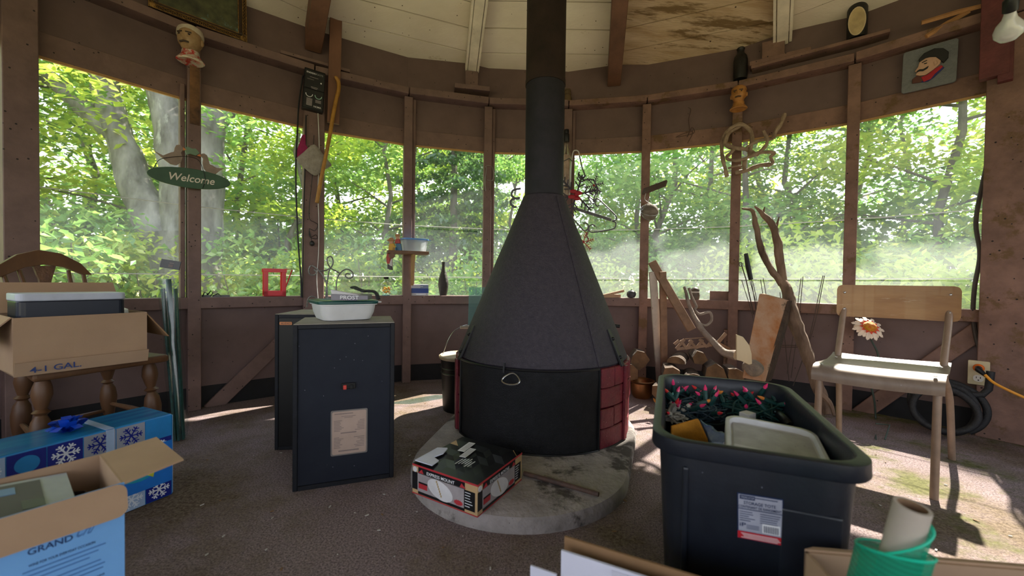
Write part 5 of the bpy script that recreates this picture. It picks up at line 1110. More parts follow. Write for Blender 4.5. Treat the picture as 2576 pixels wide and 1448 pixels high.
# glass sheet leaning on the sill
mgl, n, L, p = newmat('sheet_glass'); n.remove(p); tr = n.new('ShaderNodeBsdfTransparent'); gl = n.new('ShaderNodeBsdfGlossy'); gl.inputs['Roughness'].default_value = .03; df = n.new('ShaderNodeBsdfDiffuse'); df.inputs[0].default_value = (.25,.42,.42,1); tr.inputs[0].default_value = (.72,.9,.88,1)
mx = n.new('ShaderNodeMixShader'); mx.inputs[0].default_value = .06; mx2 = n.new('ShaderNodeMixShader'); mx2.inputs[0].default_value = .16; L.new(tr.outputs[0], mx.inputs[1]); L.new(gl.outputs[0], mx.inputs[2]); L.new(mx.outputs[0], mx2.inputs[1]); L.new(df.outputs[0], mx2.inputs[2]); L.new(mx2.outputs[0], n['Material Output'].inputs[0])
p = [D(1176,870,2.9), D(1235,870,2.9), D(1235,722,2.98), D(1180,722,2.98)]; b = B(); b.hexa([p[0],p[1],p[1]+V((0,.005,0)),p[0]+V((0,.005,0)),p[3],p[2],p[2]+V((0,.005,0)),p[3]+V((0,.005,0))]); tag(b.build('glass_sheet', mgl), 'loose sheet of pale green glass leaning on the sill behind the stove', 'glass')

# ================================================================== on the sill and the little shelf
def onsill(px, dr=.045): 
    c = Rf(px, 745, R0+dr); c.z = ZS; return c
def face(c): return math.atan2(c.x, c.y)
M_redpl = plain('glossy_red_plastic', (.62,.02,.03), .3); c = onsill(690); a = face(c); RM = frame(c, V((cos(a),-sin(a),0)), (0,0,1))
RL = thing('red_lantern', 'bright red open plastic lantern frame with wire bail on the sill', 'lantern', M=RM); w_, h_, d_ = .125, .18, .08
for x in (-1,1):
    for y in (-1,1): B().box((x*(w_/2-.012), y*(d_/2-.006), h_/2), (.024,.012,h_)).build('post', M_redpl, RL, bevel=.002)
for y in (-1,1):
    B().box((0,y*(d_/2-.006),.018), (w_,.012,.036)).build('rail', M_redpl, RL, bevel=.002); B().box((0,y*(d_/2-.006),h_-.012), (w_+.008,.014,.024)).build('rail', M_redpl, RL, bevel=.002)
B().box((0,0,.004), (w_,d_,.008)).build('base', M_redpl, RL, bevel=.002); B().tube([V((w_/2,0,.05)), V((w_/2+.04,0,h_-.005)), V((w_/2,0,h_))], .004, 6).build('bail', M_redpl, RL)
# odds and ends beside the post
OD = thing('hardware_bits', 'small heap of wire clips and scraps on the sill by the post', 'scraps', onsill(540)); 
for pts in (((510,745),(514,735),(522,738),(518,746)),((522,742),(530,731),(536,736),(530,744),(522,742)),((536,744),(548,738),(556,744))): B().tube([Rf(x,y,R0+.04) for x, y in pts], .003, 5).build('wire_scrap', M_black, OD, w=True)
for x in (518,545,568): B().box(Rf(x,744,R0+.045), (.04,.02,.012), MX.Rotation(.5,3,'Z')).build('metal_scrap', mat('dull_metal', (.12,.12,.12), .5, metal=.5), OD, w=True)
# glass flask with dried flowers
mcl, n, L, p = newmat('clear_bottle_glass'); n.remove(p); tr = n.new('ShaderNodeBsdfTransparent'); gl = n.new('ShaderNodeBsdfGlossy'); gl.inputs['Roughness'].default_value = .04; fr_ = n.new('ShaderNodeLayerWeight'); fr_.inputs[0].default_value = .35; mx = n.new('ShaderNodeMixShader'); L.new(fr_.outputs['Facing'], mx.inputs[0]); L.new(tr.outputs[0], mx.inputs[1]); L.new(gl.outputs[0], mx.inputs[2]); L.new(mx.outputs[0], n['Material Output'].inputs[0]); tr.inputs[0].default_value = (.94,.97,.9,1); M_clear = mcl
c = onsill(971); VS = thing('glass_flask', 'round clear glass flask with black stopper and dried flowers on the sill', 'flask', c)
B().lathe([(.025,0),(.028,.008),(.018,.014),(.03,.03),(.042,.06),(.044,.075),(.034,.098),(.016,.106),(.014,.12),(.018,.124)], 24, cap=False).build('glass_body', M_clear, VS, smooth=True)
B().lathe([(.017,.122),(.019,.126),(.019,.138),(0,.138)], 16).build('stopper', M_black, VS, smooth=True); B().lathe([(.0,.0),(.028,0),(.028,.006),(0,.006)], 20).build('foot', plain('aqua_glass', (.2,.5,.5), .1), VS)
b = B(); rq = random.Random(2)
for i in range(14): b.ball((rq.uniform(-.02,.02), rq.uniform(-.02,.02), rq.uniform(.02,.07)), .008, 7, 5)
b.build('dried_flowers', plain('amber_petals', (.6,.28,.03), .6), VS, smooth=True)
# tablet box and bottle vase
c = onsill(1054); a = face(c); PB2 = thing('medicine_box', 'small white and blue printed carton on the sill', 'box', M=frame(c, V((cos(a),-sin(a),0)), (0,0,1))); B().box((0,0,.042), (.135,.06,.084)).build('carton_body', M_wht, PB2, bevel=.002)
Fp = FS.copy(); Fp.translation = V((-.0675,-.0306,0)); pan(Fp, 0, .018, .135, .036, plain('royal_blue_print', (.01,.04,.22), .4), PB2); pan(Fp, 0, .054, .135, .028, plain('slate_print', (.16,.2,.3), .4), PB2); dashes(Fp@MX.Translation(V((0,0,.0012))), [(.004,.075-i*.008,.07+.02*(i%2),.003) for i in range(3)], M_wht, PB2); dashes(Fp@MX.Translation(V((0,0,.0004))), [(.004,.008,.04,.004),(.115,.008,.015,.004)], M_ink, PB2)
M_vase = mat('brown_black_ceramic', (.035,.03,.027), .6, col2=(.02,.017,.016), scale=20, bump=.4, bscale=60, spots=.1, spotscale=90, spotcol=(.14,.12,.10)); c = onsill(1115)
tag(B().lathe([(0,0),(.026,0),(.029,.01),(.036,.05),(.041,.085),(.038,.12),(.027,.16),(.016,.195),(.012,.22),(.012,.262),(.008,.262),(.008,.23)], 24, MX.Translation(c)).build('bottle_vase', M_vase, smooth=True), 'slim dark speckled bottle vase standing on the sill', 'vase')
# bracket shelf on the post with figures and tub
sA = Rf(1025,636,R0-.05); sa = face(sA); SM = frame(sA, V((cos(sa),-sin(sa),0)), (0,0,1)); SH = thing('bracket_shelf', 'small brown wooden shelf with a wedge bracket fixed to the post', 'shelf', M=SM)
M_shelf = mat('brown_shelf_wood', (.15,.08,.045), .6, var=.3, scale=10)
B().box((0,-.02,0), (.29,.13,.022)).build('board', M_shelf, SH, bevel=.002); B().add([V(p) for p in ((.03,.04,-.011),(.03,-.07,-.011),(.03,.04,-.24),(.05,.04,-.011),(.05,-.07,-.011),(.05,.04,-.24))], [(0,1,2),(5,4,3),(0,3,4,1),(1,4,5,2),(2,5,3,0)]).build('bracket', mat('pine_bracket', (.4,.25,.11), .6), SH)
B().cyl((-.115,-.02,-.028), (-.115,-.085,-.028), .02, n=14).build('dowel', M_shelf, SH, smooth=True)
CT = thing('lunch_tub', 'clear plastic food tub with blue lid on the bracket shelf', 'tub', M=SM@MX.Translation(V((.045,-.02,.011)))@MX.Rotation(.2,4,'Z'))
mtub, n, L, p = newmat('clear_tub_plastic'); n.remove(p); tr = n.new('ShaderNodeBsdfTransparent'); tl = n.new('ShaderNodeBsdfTranslucent'); tl.inputs[0].default_value = (.7,.75,.82,1); df = n.new('ShaderNodeBsdfDiffuse'); df.inputs[0].default_value = (.6,.65,.72,1); a1 = n.new('ShaderNodeAddShader'); mx = n.new('ShaderNodeMixShader'); mx.inputs[0].default_value = .5; m2 = n.new('ShaderNodeMixShader'); m2.inputs[0].default_value = .5
L.new(tl.outputs[0], m2.inputs[1]); L.new(df.outputs[0], m2.inputs[2]); L.new(tr.outputs[0], mx.inputs[1]); L.new(m2.outputs[0], mx.inputs[2]); L.new(mx.outputs[0], n['Material Output'].inputs[0])
b = B(); loft(b, [[V((x,y,z)) for x, y in rblk(w, w*.62, .02)] for w, z in ((.155,0),(.18,.08),(.186,.082))]); b.build('bowl', mtub, CT, smooth=True)
b = B(); loft(b, [[V((x,y,z)) for x, y in rblk(w, w*.64, .022)] for w, z in ((.188,.081),(.192,.083),(.192,.092),(.17,.094),(.16,.09))], close_top=True); b.build('lid', plain('sky_blue_lid', (.12,.28,.62), .3), CT, smooth=True); B().box((.105,-.02,.085), (.03,.025,.004)).build('lid_tab', plain('sky_blue_lid', (.12,.28,.62), .3), CT)
FGc = [('red_jacket', plain('painted_red', (.36,.04,.03), .5)), ('blue_trousers', plain('painted_blue', (.05,.14,.24), .5)), ('yellow', plain('painted_yellow', (.55,.3,.02), .5)), ('straw', plain('painted_straw', (.35,.17,.06), .6)), ('skin', plain('painted_skin', (.5,.26,.14), .5)), ('white', plain('painted_white', (.5,.47,.44), .5)), ('dark', plain('painted_dark', (.05,.04,.04), .5))]
FD = dict(FGc)
def fig(P, dep, parts):
    for nm, m, pts in parts:
        vs = [D(x,y,dep) for x, y in pts]; n_ = len(vs); o_ = V((0,.018,0)); B().add(vs+[v+o_ for v in vs], [tuple(range(n_)), tuple(range(2*n_-1,n_-1,-1))]+[(k,(k+1)%n_,n_+(k+1)%n_,n_+k) for k in range(n_)]).build(nm, FD[m], P, w=True, bevel=.003)
dp_ = SM.translation.y-CAM.y-.075
F1 = thing('wooden_figure', 'flat wooden seated figure in yellow top and straw hat on the shelf edge', 'figurine', D(988,634,dp_)); fig(F1, dp_, [('hat','straw',[(972,603),(978,601),(980,597),(987,597),(989,601),(993,603),(990,606),(975,606)]), ('head','skin',[(978,606),(989,606),(988,613),(980,613)]), ('torso','yellow',[(980,612),(990,612),(995,622),(994,632),(977,632),(977,622)]), ('arm','blue_trousers',[(988,620),(996,622),(997,633),(984,633)]), ('legs','red_jacket',[(974,633),(984,633),(985,650),(981,663),(973,663),(971,648)]), ('stocking','white',[(983,640),(986,652),(987,670),(980,668),(978,655)]), ('shoe','dark',[(974,663),(986,670),(987,679),(980,678),(974,675)])])
F2_ = thing('wooden_figure', 'flat wooden seated figure in blue and red behind the straw hatted one', 'figurine', D(1003,634,dp_+.02)); fig(F2_, dp_+.02, [('hat','straw',[(994,588),(1005,588),(1006,594),(994,594)]), ('head','skin',[(995,594),(1004,594),(1004,601),(996,601)]), ('torso','red_jacket',[(995,601),(1005,600),(1007,612),(992,612)]), ('skirt','blue_trousers',[(996,612),(1008,612),(1011,632),(996,632)])])
# right of the stove: scraps on the sill
M_scr = mat('scrap_pine', (.4,.25,.15), .7, var=.25, scale=10)
c = onsill(1535,.03); tag(B().box(c+V((0,0,.012)), (.16,.05,.024), MX.Rotation(.3,3,'Z')).box(c+V((.03,-.01,.036)), (.15,.035,.018), MX.Rotation(-.25,3,'Y')).build('wood_scraps', M_scr), 'pile of pine offcuts on the sill right of the stove', 'offcuts')
c = onsill(1588,.03); gd = thing('dark_gourd', 'small round dark gourd on the sill beside the post', 'gourd', c); B().lathe([(0,0),(.025,.002),(.036,.022),(.034,.042),(.02,.056),(.006,.06),(.004,.066)], 18).build('gourd_body', mat('dark_gourd_skin', (.05,.05,.06), .45, var=.4, scale=12), gd, smooth=True)
c = onsill(1748,.03); gd = thing('wood_carving', 'small dark carved ball with a pale band on the sill', 'ornament', c); B().lathe([(0,0),(.03,0),(.034,.03),(.03,.05),(.033,.055),(.03,.075),(.015,.09),(0,.092)], 18).build('ball_body', mat('dark_carving', (.09,.06,.04), .5, var=.4, scale=20), gd, smooth=True); B().lathe([(.0325,.05),(.0345,.055),(.0325,.06)], 18, cap=False).build('band', plain('pale_band', (.5,.45,.4), .5), gd)
# wire tomato cage
WCg = thing('wire_cage', 'rusty wire plant cage standing by the right windows', 'cage', Zf(1990,1050,0)); M_cage = mat('rusty_wire', (.07,.05,.04), .6)
for pts in ([(1866,705),(1892,790),(1905,860)],[(1886,705),(1905,770)],[(1893,705),(1905,760)],[(1913,703),(1920,745)],[(1920,700),(1928,745)],[(1962,735),(1975,860),(1985,960)],[(2015,700),(2002,800),(1980,940)],[(2020,695),(2010,800),(1990,950)],[(2074,693),(2045,830),(1995,970)],[(2070,693),(2038,840),(2010,930)]):
    B().tube(bez([Rf(x,y,R0-.03) for x, y in pts],4), .0022, 5).build('rod', M_cage, WCg, w=True)
for y in (868,873): B().tube([Rf(x,y,R0-.05) for x in (1955,1985,2010,2035)], .0022, 5).build('hoop', M_cage, WCg, w=True)
# bottle brush and twisted skewer
BRS = thing('bottle_brush', 'black bottle brush on a long wire standing by the window', 'brush', Rf(1888,760,R0-.02)); B().tube([Rf(1876,637,R0-.02), Rf(1882,670,R0-.02), Rf(1889,703,R0-.02)], [.014,.017,.013], 12).jit(.004,90).build('bristles', M_black, BRS, w=True); B().tube([Rf(1889,700,R0-.02), Rf(1906,800,R0-.02)], .0025, 5).build('handle', M_black, BRS, w=True)
SKW = thing('twisted_skewer', 'twisted iron skewer with ring end beside the bottle brush', 'skewer', Rf(1880,760,R0-.02)); B().tube([Rf(1866,668,R0-.02), Rf(1876,700,R0-.02), Rf(1896,790,R0-.02)], .004, 6).build('rod', M_cage, SKW, w=True); rc = Rf(1863,664,R0-.02); B().tube([rc+V((.010*cos(a),0,.014*sin(a))) for a in [2*PI*i/12 for i in range(12)]], .0025, 5, close=True).build('ring', M_cage, SKW, w=True)

# ================================================================== hanging on the posts and walls
def wallm(px, py, r): c = Rf(px, py, r); a = face(c); return frame(c, V((cos(a),-sin(a),0)), (0,0,1))   # x right, -y into the room
# welcome sign with two geese
WMm = wallm(480, 449, R0-.045)@MX.Rotation(rad(-1.5),4,'Y')@MX.Scale(.83,4); WSg = thing('welcome_sign', 'oval green wooden sign lettered Welcome with two geese on top', 'sign', M=WMm)
M_sgn = mat('dark_green_paint', (.035,.085,.045), .5, var=.2, scale=10, spots=.06, spotscale=60, spotcol=(.09,.14,.08)); M_goose = mat('taupe_goose_paint', (.25,.19,.145), .6, var=.2, scale=20); M_cream = plain('cream_paint', (.6,.55,.45), .5)
RX = MX.Rotation(PI/2,4,'X')
B().prism(oval(0,0,.222,.066,40), .014, RX).build('board', M_sgn, WSg, bevel=.003)
rx2 = RX@MX.Translation(V((0,0,.0145)))
text('Welcome', rx2@MX.Translation(V((-.125,-.025,0))), .25, .05, M_cream, WSg, shear=.25)
g1 = [(-.185,.12),(-.14,.105),(-.10,.125),(-.085,.13),(-.08,.15),(-.07,.165),(-.05,.168),(-.037,.155),(-.028,.148),(-.04,.142),(-.048,.13),(-.04,.11),(-.05,.085),(-.075,.068),(-.105,.07),(-.14,.09)]
g2 = [(.19,.088),(.145,.085),(.12,.095),(.105,.098),(.1,.12),(.092,.14),(.075,.147),(.06,.142),(.05,.135),(.062,.128),(.07,.12),(.066,.10),(.07,.075),(.09,.055),(.115,.05),(.14,.055),(.165,.075)]
for g_ in (g1,g2): B().prism([(x, .055+(y-.055)*1.4) for x, y in g_], .012, RX).build('goose', M_goose, WSg, bevel=.002)
B().prism([(-.03,.19),(-.015,.21),(.01,.2),(.03,.205),(.05,.18),(.03,.16),(.0,.165),(-.018,.155)], .014, RX).build('bow', plain('sage_bow', (.14,.22,.14), .6), WSg)
for g_ in ([(-.037,.199),(-.020,.187),(-.037,.179)],[(.052,.174),(.038,.162),(.056,.159)]): B().prism(g_, .015, RX).build('beak', plain('orange_beak', (.6,.2,.06), .5), WSg)
B().tube(bez([rx2@V(p) for p in ((-.19,.03,.004),(-.16,.09,.004),(-.1,.12,.004),(-.02,.14,.004),(.04,.13,.004),(.065,.07,.004),(.075,.0,.004),(.06,-.06,.004))],6), .0018, 5).build('hanging_wire', M_black, WSg)
# ceramic wall heads
def head(name, label, M, s, skin, capm, collar, accent, cap=True):
    t = thing(name, label, 'wall mask', M=M)
    b = B(); b.ball((0,-.055*s,0), (.052*s,.06*s,.068*s), 20, 14)
    for p in b.v:
        fz2 = p.z/(.068*s)
        if p.y < -.05*s:
            if abs(p.x) < .012*s and -.25 < fz2 < .2: p.y -= .018*s*(1-abs(p.x)/(.012*s))*(1 if fz2 < 0 else .6)      # nose
            if -.0 < fz2 < .16 and .01*s < abs(p.x) < .036*s: p.y += .008*s                                             # eye sockets
            if -.52 < fz2 < -.42 and abs(p.x) < .024*s: p.y += .005*s                                                   # mouth
            if -.85 < fz2 < -.62: p.y -= .006*s                                                                          # chin
        if fz2 < -.3: p.x *= .86
    b.jit(.0015*s,60).build('face', skin, t, smooth=True)
    for sx_ in (-1,1):
        B().ball((sx_*.052*s,-.045*s,-.002*s), (.008*s,.012*s,.018*s), 8, 6).build('ear', skin, t, smooth=True); B().ball((sx_*.020*s,-.106*s,.008*s), (.008*s,.005*s,.005*s), 8, 6).build('eye', M_black, t, smooth=True)
        B().tube([(sx_*.008*s,-.112*s,.018*s),(sx_*.032*s,-.104*s,.018*s)], .004*s, 6).build('brow', accent, t, smooth=True)
    B().tube([(-.02*s,-.106*s,-.032*s),(0,-.11*s,-.029*s),(.02*s,-.106*s,-.032*s)], .0045*s, 6).build('moustache', accent, t, smooth=True)
    B().lathe([(.038*s,-.055*s),(.04*s,-.075*s),(.062*s,-.105*s),(.055*s,-.11*s),(.0,-.09*s)], 18, MX.Translation(V((0,-.05*s,0)))).build('collar', collar, t, smooth=True)
    if cap: B().lathe([(.056*s,.022*s),(.06*s,.03*s),(.058*s,.055*s),(.035*s,.078*s),(.012*s,.1*s),(0,.102*s)], 18, MX.Translation(V((0,-.05*s,0)))@MX.Rotation(-.25,4,'X')@MX.Rotation(-.15,4,'Y')).build('cap', capm, t, smooth=True)
    else: B().lathe([(.054*s,.03*s),(.05*s,.05*s),(.034*s,.066*s),(0,.073*s)], 18, MX.Translation(V((0,-.05*s,0)))).build('hair', capm, t, smooth=True)
M_cer = mat('glazed_tan_ceramic', (.42,.28,.15), .4, col2=(.28,.16,.07), scale=30); M_cerw = mat('glazed_cream_ceramic', (.5,.43,.33), .35, var=.2, scale=20); M_cerr = mat('cream_red_ceramic', (.52,.46,.38), .35, var=.15, scale=22, wear=.49, wearcol=(.45,.04,.03), wearscale=16); M_cero = mat('orange_tan_ceramic', (.5,.24,.07), .4, col2=(.32,.13,.03), scale=26); M_dkb = plain('dark_brown_glaze', (.05,.03,.02), .4)
head('ceramic_head', 'cream ceramic wall head with cap and red collar on the post', wallm(493,118,R0-.005)@MX.Rotation(-.6,4,'Z'), 1.05, M_cer, M_cerw, M_cerr, M_dkb)
head('ceramic_head', 'orange tan ceramic wall head without a cap above the vine ornament', wallm(1860,246,R0-.005)@MX.Rotation(-.1,4,'Z'), .9, M_cero, M_cero, M_cero, M_dkb, cap=False)
# framed picture standing on the top plate
q0, q1 = Rf(372,10,R0-.025), Rf(620,104,R0-.025); zb_ = ZP+.004; q0.z = q1.z = zb_; pw = (q1-q0).length; PM = frame(q0, q1-q0, (0,0,1))@MX.Rotation(rad(-4),4,'X')
PF = thing('framed_picture', 'dark picture in an ornate gilt fretwork frame standing on the top plate', 'picture', M=PM); ph = .42
M_gilt = mat('antique_gilt', (.38,.22,.06), .4, col2=(.14,.07,.02), scale=60, metal=.6, bump=.8, bscale=120); M_frm = mat('dark_wood_frame', (.035,.018,.01), .35, var=.3, scale=12)
for c, s_, m, nm in (((pw/2,0,.02),(pw,.03,.04),M_frm,'frame_rail'),((pw/2,0,ph-.02),(pw,.03,.04),M_frm,'frame_rail'),((.02,0,ph/2),(.04,.03,ph-.08),M_frm,'frame_stile'),((pw-.02,0,ph/2),(.04,.03,ph-.08),M_frm,'frame_stile')): B().box(c, s_).build(nm, m, PF, bevel=.003)
nk = int(pw/.02)
for i in range(nk): B().tube([V((.012+i*(pw-.02)/nk+.007*cos(a), -.017, .013+.007*sin(a))) for a in [2*PI*k/8 for k in range(8)]], .0016, 4, close=True).build('fret_link', M_gilt, PF)
for i in range(18):
    for x in (.011, pw-.011): B().tube([V((x+.007*cos(a), -.017, .03+i*.02+.007*sin(a))) for a in [2*PI*k/8 for k in range(8)]], .0016, 4, close=True).build('fret_link', M_gilt, PF)
for z in (.003,.024,): B().box((pw/2,-.0165,z), (pw,.004,.003)).build('gilt_bead', M_gilt, PF)
for x in (.002,.021,pw-.021,pw-.002): B().box((x,-.0165,ph/2), (.003,.004,ph)).build('gilt_bead', M_gilt, PF)
for x in (.018,pw-.018): B().ball((x,-.016,.018), (.016,.006,.016), 10, 6).build('gilt_corner', M_gilt, PF, smooth=True)
B().box((pw/2,-.003,ph/2), (pw-.075,.012,ph-.075)).build('canvas', mat('murky_painting', (.10,.11,.05), .35, col2=(.03,.03,.02), scale=13, wear=.58, wearcol=(.16,.33,.36), wearscale=3.5), PF); B().box((pw/2,-.011,.041), (pw-.08,.003,.004)).build('slip', M_gilt, PF); B().box((pw-.042,-.011,ph/2), (.004,.003,ph-.08)).build('slip', M_gilt, PF)
# transformer box on the wide post, cords, cane and hanging mitt
MM = wallm(789,230,R0-.045)@MX.Rotation(rad(3),4,'Y'); MB_ = thing('light_controller', 'black low voltage light controller lettered moonrays on the wide post', 'controller', M=MM); hM, wM = .265, .125
B().box((0,.0,0), (wM,.05,hM)).build('case', M_black, MB_, bevel=.004); B().box((0,-.027,.062), (wM-.01,.008,.115)).build('upper_cover', mat('satin_black', (.02,.021,.022), .35), MB_, bevel=.002); B().box((0,-.027,-.065), (wM-.01,.008,.12)).build('lower_cover', MATS['satin_black'], MB_, bevel=.002)
Fm = FS.copy(); Fm.translation = V((0,-.0315,0)); text('moon', Fm@MX.Translation(V((-.05,.098,0))), .052, .016, M_wht, MB_); text('RAYS', Fm@MX.Translation(V((.005,.098,0))), .042, .012, plain('grey_print', (.25,.25,.26), .5), MB_); text('NOMA', Fm@MX.Translation(V((.002,-.115,0))), .045, .012, M_wht, MB_)
for cx, cz, m in ((-.028,-.035,M_wht),(.026,-.035,plain('mint_print', (.4,.65,.55), .5))): B().tube([Fm@V((cx+.02*cos(a), cz+.02*sin(a), .001)) for a in [PI+PI*i/12 for i in range(13)]], .0022, 5).build('dial_arc', m, MB_)
dashes(Fm, [(-.042,-.068-.007*i,.034,.0045) for i in range(7)]+[(.01,-.068-.007*i,.034,.004) for i in range(3)]+[(-.03,.075,.05,.003),(-.045,.06,.04,.002),(-.02,.012,.04,.003),(-.018,.004,.035,.003)], M_photo, MB_); B().ball(Fm@V((.038,.052,0)), .005, 8, 6).build('lamp', M_wht, MB_, smooth=True)
M_cane = mat('bamboo_cane_varnish', (.42,.21,.04), .35, col2=(.26,.12,.02), scale=18, bump=.2)
tag(B().tube(bez([Rf(x,y,R0-.095) for x, y in ((843,192),(851,205),(852,225),(846,250),(838,290),(828,350),(818,400),(806,460),(797,510))],5), [.008,.011]+[.0125]*39, 10).build('walking_cane', M_cane, smooth=True), 'varnished yellow brown walking cane hanging beside the wide post', 'cane')
M_cordb = plain('black_cord', (.012,.012,.013), .45)
for nm, lb, pts, r_ in (('black_cable','thick black cord hanging straight down left of the wide post',((762,190),(752,260),(748,330),(744,420),(746,520),(750,610),(757,700),(758,748)),.0055),('black_cable','black cord hanging close against the left edge of the wide post',((770,290),(768,400),(764,520),(762,640),(761,748)),.0045),('thin_grey_cord','thin grey cord running down the right side of the wide post',((800,285),(803,380),(800,480),(802,560),(801,640),(797,700),(800,750)),.003)):
    tag(B().tube(bez([Rf(x,y,R0-.045) for x, y in pts],5), r_, 6).build(nm, M_cordb if r_ > .004 else M_wire, smooth=True), lb, 'cord')
TG = thing('tangled_cord', 'tangle of thin black cord with a plug on the wide post', 'cord', Rf(785,600,R0-.05)); B().tube(bez([Rf(x,y,R0-.045) for x, y in ((790,340),(786,440),(778,520),(779,550),(790,558),(800,566),(792,580),(778,575),(782,595),(795,590),(797,600),(780,596),(778,580),(786,612))],5), .002, 5).build('cord', M_cordb, TG, w=True); B().ball(Rf(785,612,R0-.05), (.016,.014,.018), 12, 8).build('plug', M_cordb, TG, w=True, smooth=True)
MT = thing('oven_mitt', 'grey diamond shaped quilted pot holder with magenta backing hung on the post', 'pot holder', M=wallm(790,405,R0-.055)); M_felt = mat('grey_felt', (.30,.27,.23), .95, var=.25, scale=40, bump=.4); M_mag = mat('magenta_cloth', (.26,.015,.08), .85, var=.25, scale=20)
def cushion(b, pts, yc, h):
    n_ = len(pts); cx = sum(p[0] for p in pts)/n_; cz = sum(p[1] for p in pts)/n_; loft(b, [[V((cx+(x-cx)*f, yc-y_, cz+(z-cz)*f)) for x, z in pts] for f, y_ in ((.9,-h),(1,0),(.9,h),(.5,h*1.5))], close_top=True); return b
dm = [(0,.11),(.02,.10),(.06,.05),(.105,.0),(.108,-.012),(.05,-.06),(.015,-.092),(0,-.095),(-.02,-.085),(-.09,-.03),(-.105,0),(-.06,.05),(-.02,.10)]
cushion(B(), dm, 0, .008).build('felt_face', M_felt, MT, smooth=True); cushion(B(), [(-.10,.0),(-.105,.04),(-.07,.16),(-.05,.17),(-.045,.10),(-.03,.07)], .012, .006).build('backing', M_mag, MT, smooth=True)
# plaque with bereted man
QM = wallm(2337,170,R0+.02); PQ = thing('portrait_plaque', 'grey plaster plaque of a moustached man in black beret and red scarf', 'plaque', M=QM@MX.Rotation(rad(1),4,'Y')); pw2, ph2 = .215, .235
M_plq = mat('blue_grey_plaster', (.17,.18,.19), .85, var=.12, scale=30, bump=.5, bscale=90); B().prism(rblk(pw2,ph2,.014), .016, RX).build('slab', M_plq, PQ, bevel=.003)
ry = RX@MX.Translation(V((0,0,.016))); M_skin = plain('painted_flesh', (.52,.32,.22), .5); M_scf = plain('red_scarf_paint', (.38,.01,.02), .5); M_blu = plain('blue_coat_paint', (.015,.02,.14), .5); M_brn = plain('brown_coat_paint', (.09,.03,.02), .5); M_blk = plain('black_beret_paint', (.012,.012,.012), .6)
def rp_(pts, m, nm, h=.010): B().prism([(x*pw2-pw2/2, ph2/2-z*ph2) for x, z in pts], h, ry).build(nm, m, PQ, bevel=.003, seg=2)
rp_([(.20,.72),(.30,.65),(.38,.72),(.45,.80),(.36,.84),(.2,.82)], M_brn, 'collar', .010); rp_([(.36,.84),(.5,.86),(.6,.80),(.78,.62),(.74,.58),(.5,.75),(.4,.76)], M_blu, 'coat', .008); rp_([(.36,.72),(.48,.70),(.62,.60),(.72,.55),(.76,.60),(.62,.72),(.55,.82),(.42,.85)], M_scf, 'scarf', .012)
rp_([(.32,.36),(.40,.30),(.58,.30),(.72,.42),(.70,.52),(.58,.62),(.45,.70),(.33,.68),(.26,.64),(.29,.58),(.24,.55),(.30,.46)], M_skin, 'face', .014); rp_([(.30,.30),(.40,.18),(.58,.13),(.74,.18),(.84,.30),(.84,.42),(.76,.52),(.70,.44),(.62,.34),(.46,.29),(.33,.36)], M_blk, 'beret', .020); rp_([(.28,.56),(.33,.53),(.40,.55),(.50,.50),(.48,.56),(.40,.60),(.33,.58),(.28,.60)], M_blk, 'moustache', .018); rp_([(.58,.44),(.64,.42),(.66,.50),(.60,.54)], M_skin, 'ear', .019); rp_([(.40,.42),(.47,.41),(.46,.44),(.41,.44)], M_blk, 'eye', .0165); rp_([(.36,.38),(.46,.35),(.47,.37),(.37,.40)], M_blk, 'brow', .0165)
# bulb, hanging board at far right
bb = D(2542,75,1.35); bd_ = (D(2545,8,1.33)-D(2538,95,1.38)); LB_ = thing('light_bulb', 'bare white light bulb in a dark socket hanging near the wide post', 'bulb', bb); zx = bd_.normalized(); lm = frame(D(2536,95,1.36), zx.orthogonal(), zx)
M_opal = mat('frosted_bulb_glass', (.62,.62,.6), .15, var=.05, spec=.6); B().lathe([(0,-.012),(.02,-.008),(.034,.008),(.036,.025),(.03,.045),(.018,.062),(.014,.078),(.014,.085)], 24, lm).build('globe', M_opal, LB_, w=True, smooth=True); B().lathe([(.014,.083),(.018,.085),(.019,.12),(.012,.13),(0,.13)], 16, lm).build('socket', M_cordb, LB_, w=True, smooth=True)
B().tube([lm@V((.02,0,.10)), lm@V((.034,0,.11)), lm@V((.04,0,.10))], .0022, 5).build('contact_wire', M_steel, LB_, w=True); B().tube([lm@V((0,0,.125)), lm@V((0.01,.02,.30)), lm@V((.05,.05,.9))], .004, 6).build('flex', M_cordb, LB_, w=True)
hb = [D(x,y,2.02) for x, y in ((2560,178),(2590,160),(2590,262),(2549,272))]; b = B(); b.hexa([hb[3],hb[2],hb[2]+V((.03,.03,0)),hb[3]+V((.03,.03,0)),hb[0],hb[1],hb[1]+V((.03,.03,0)),hb[0]+V((.03,.03,0))]); tag(b.build('hanging_board', M_shelf, bevel=.003), 'dark wooden board with pale edge fixed on the wide post', 'board')
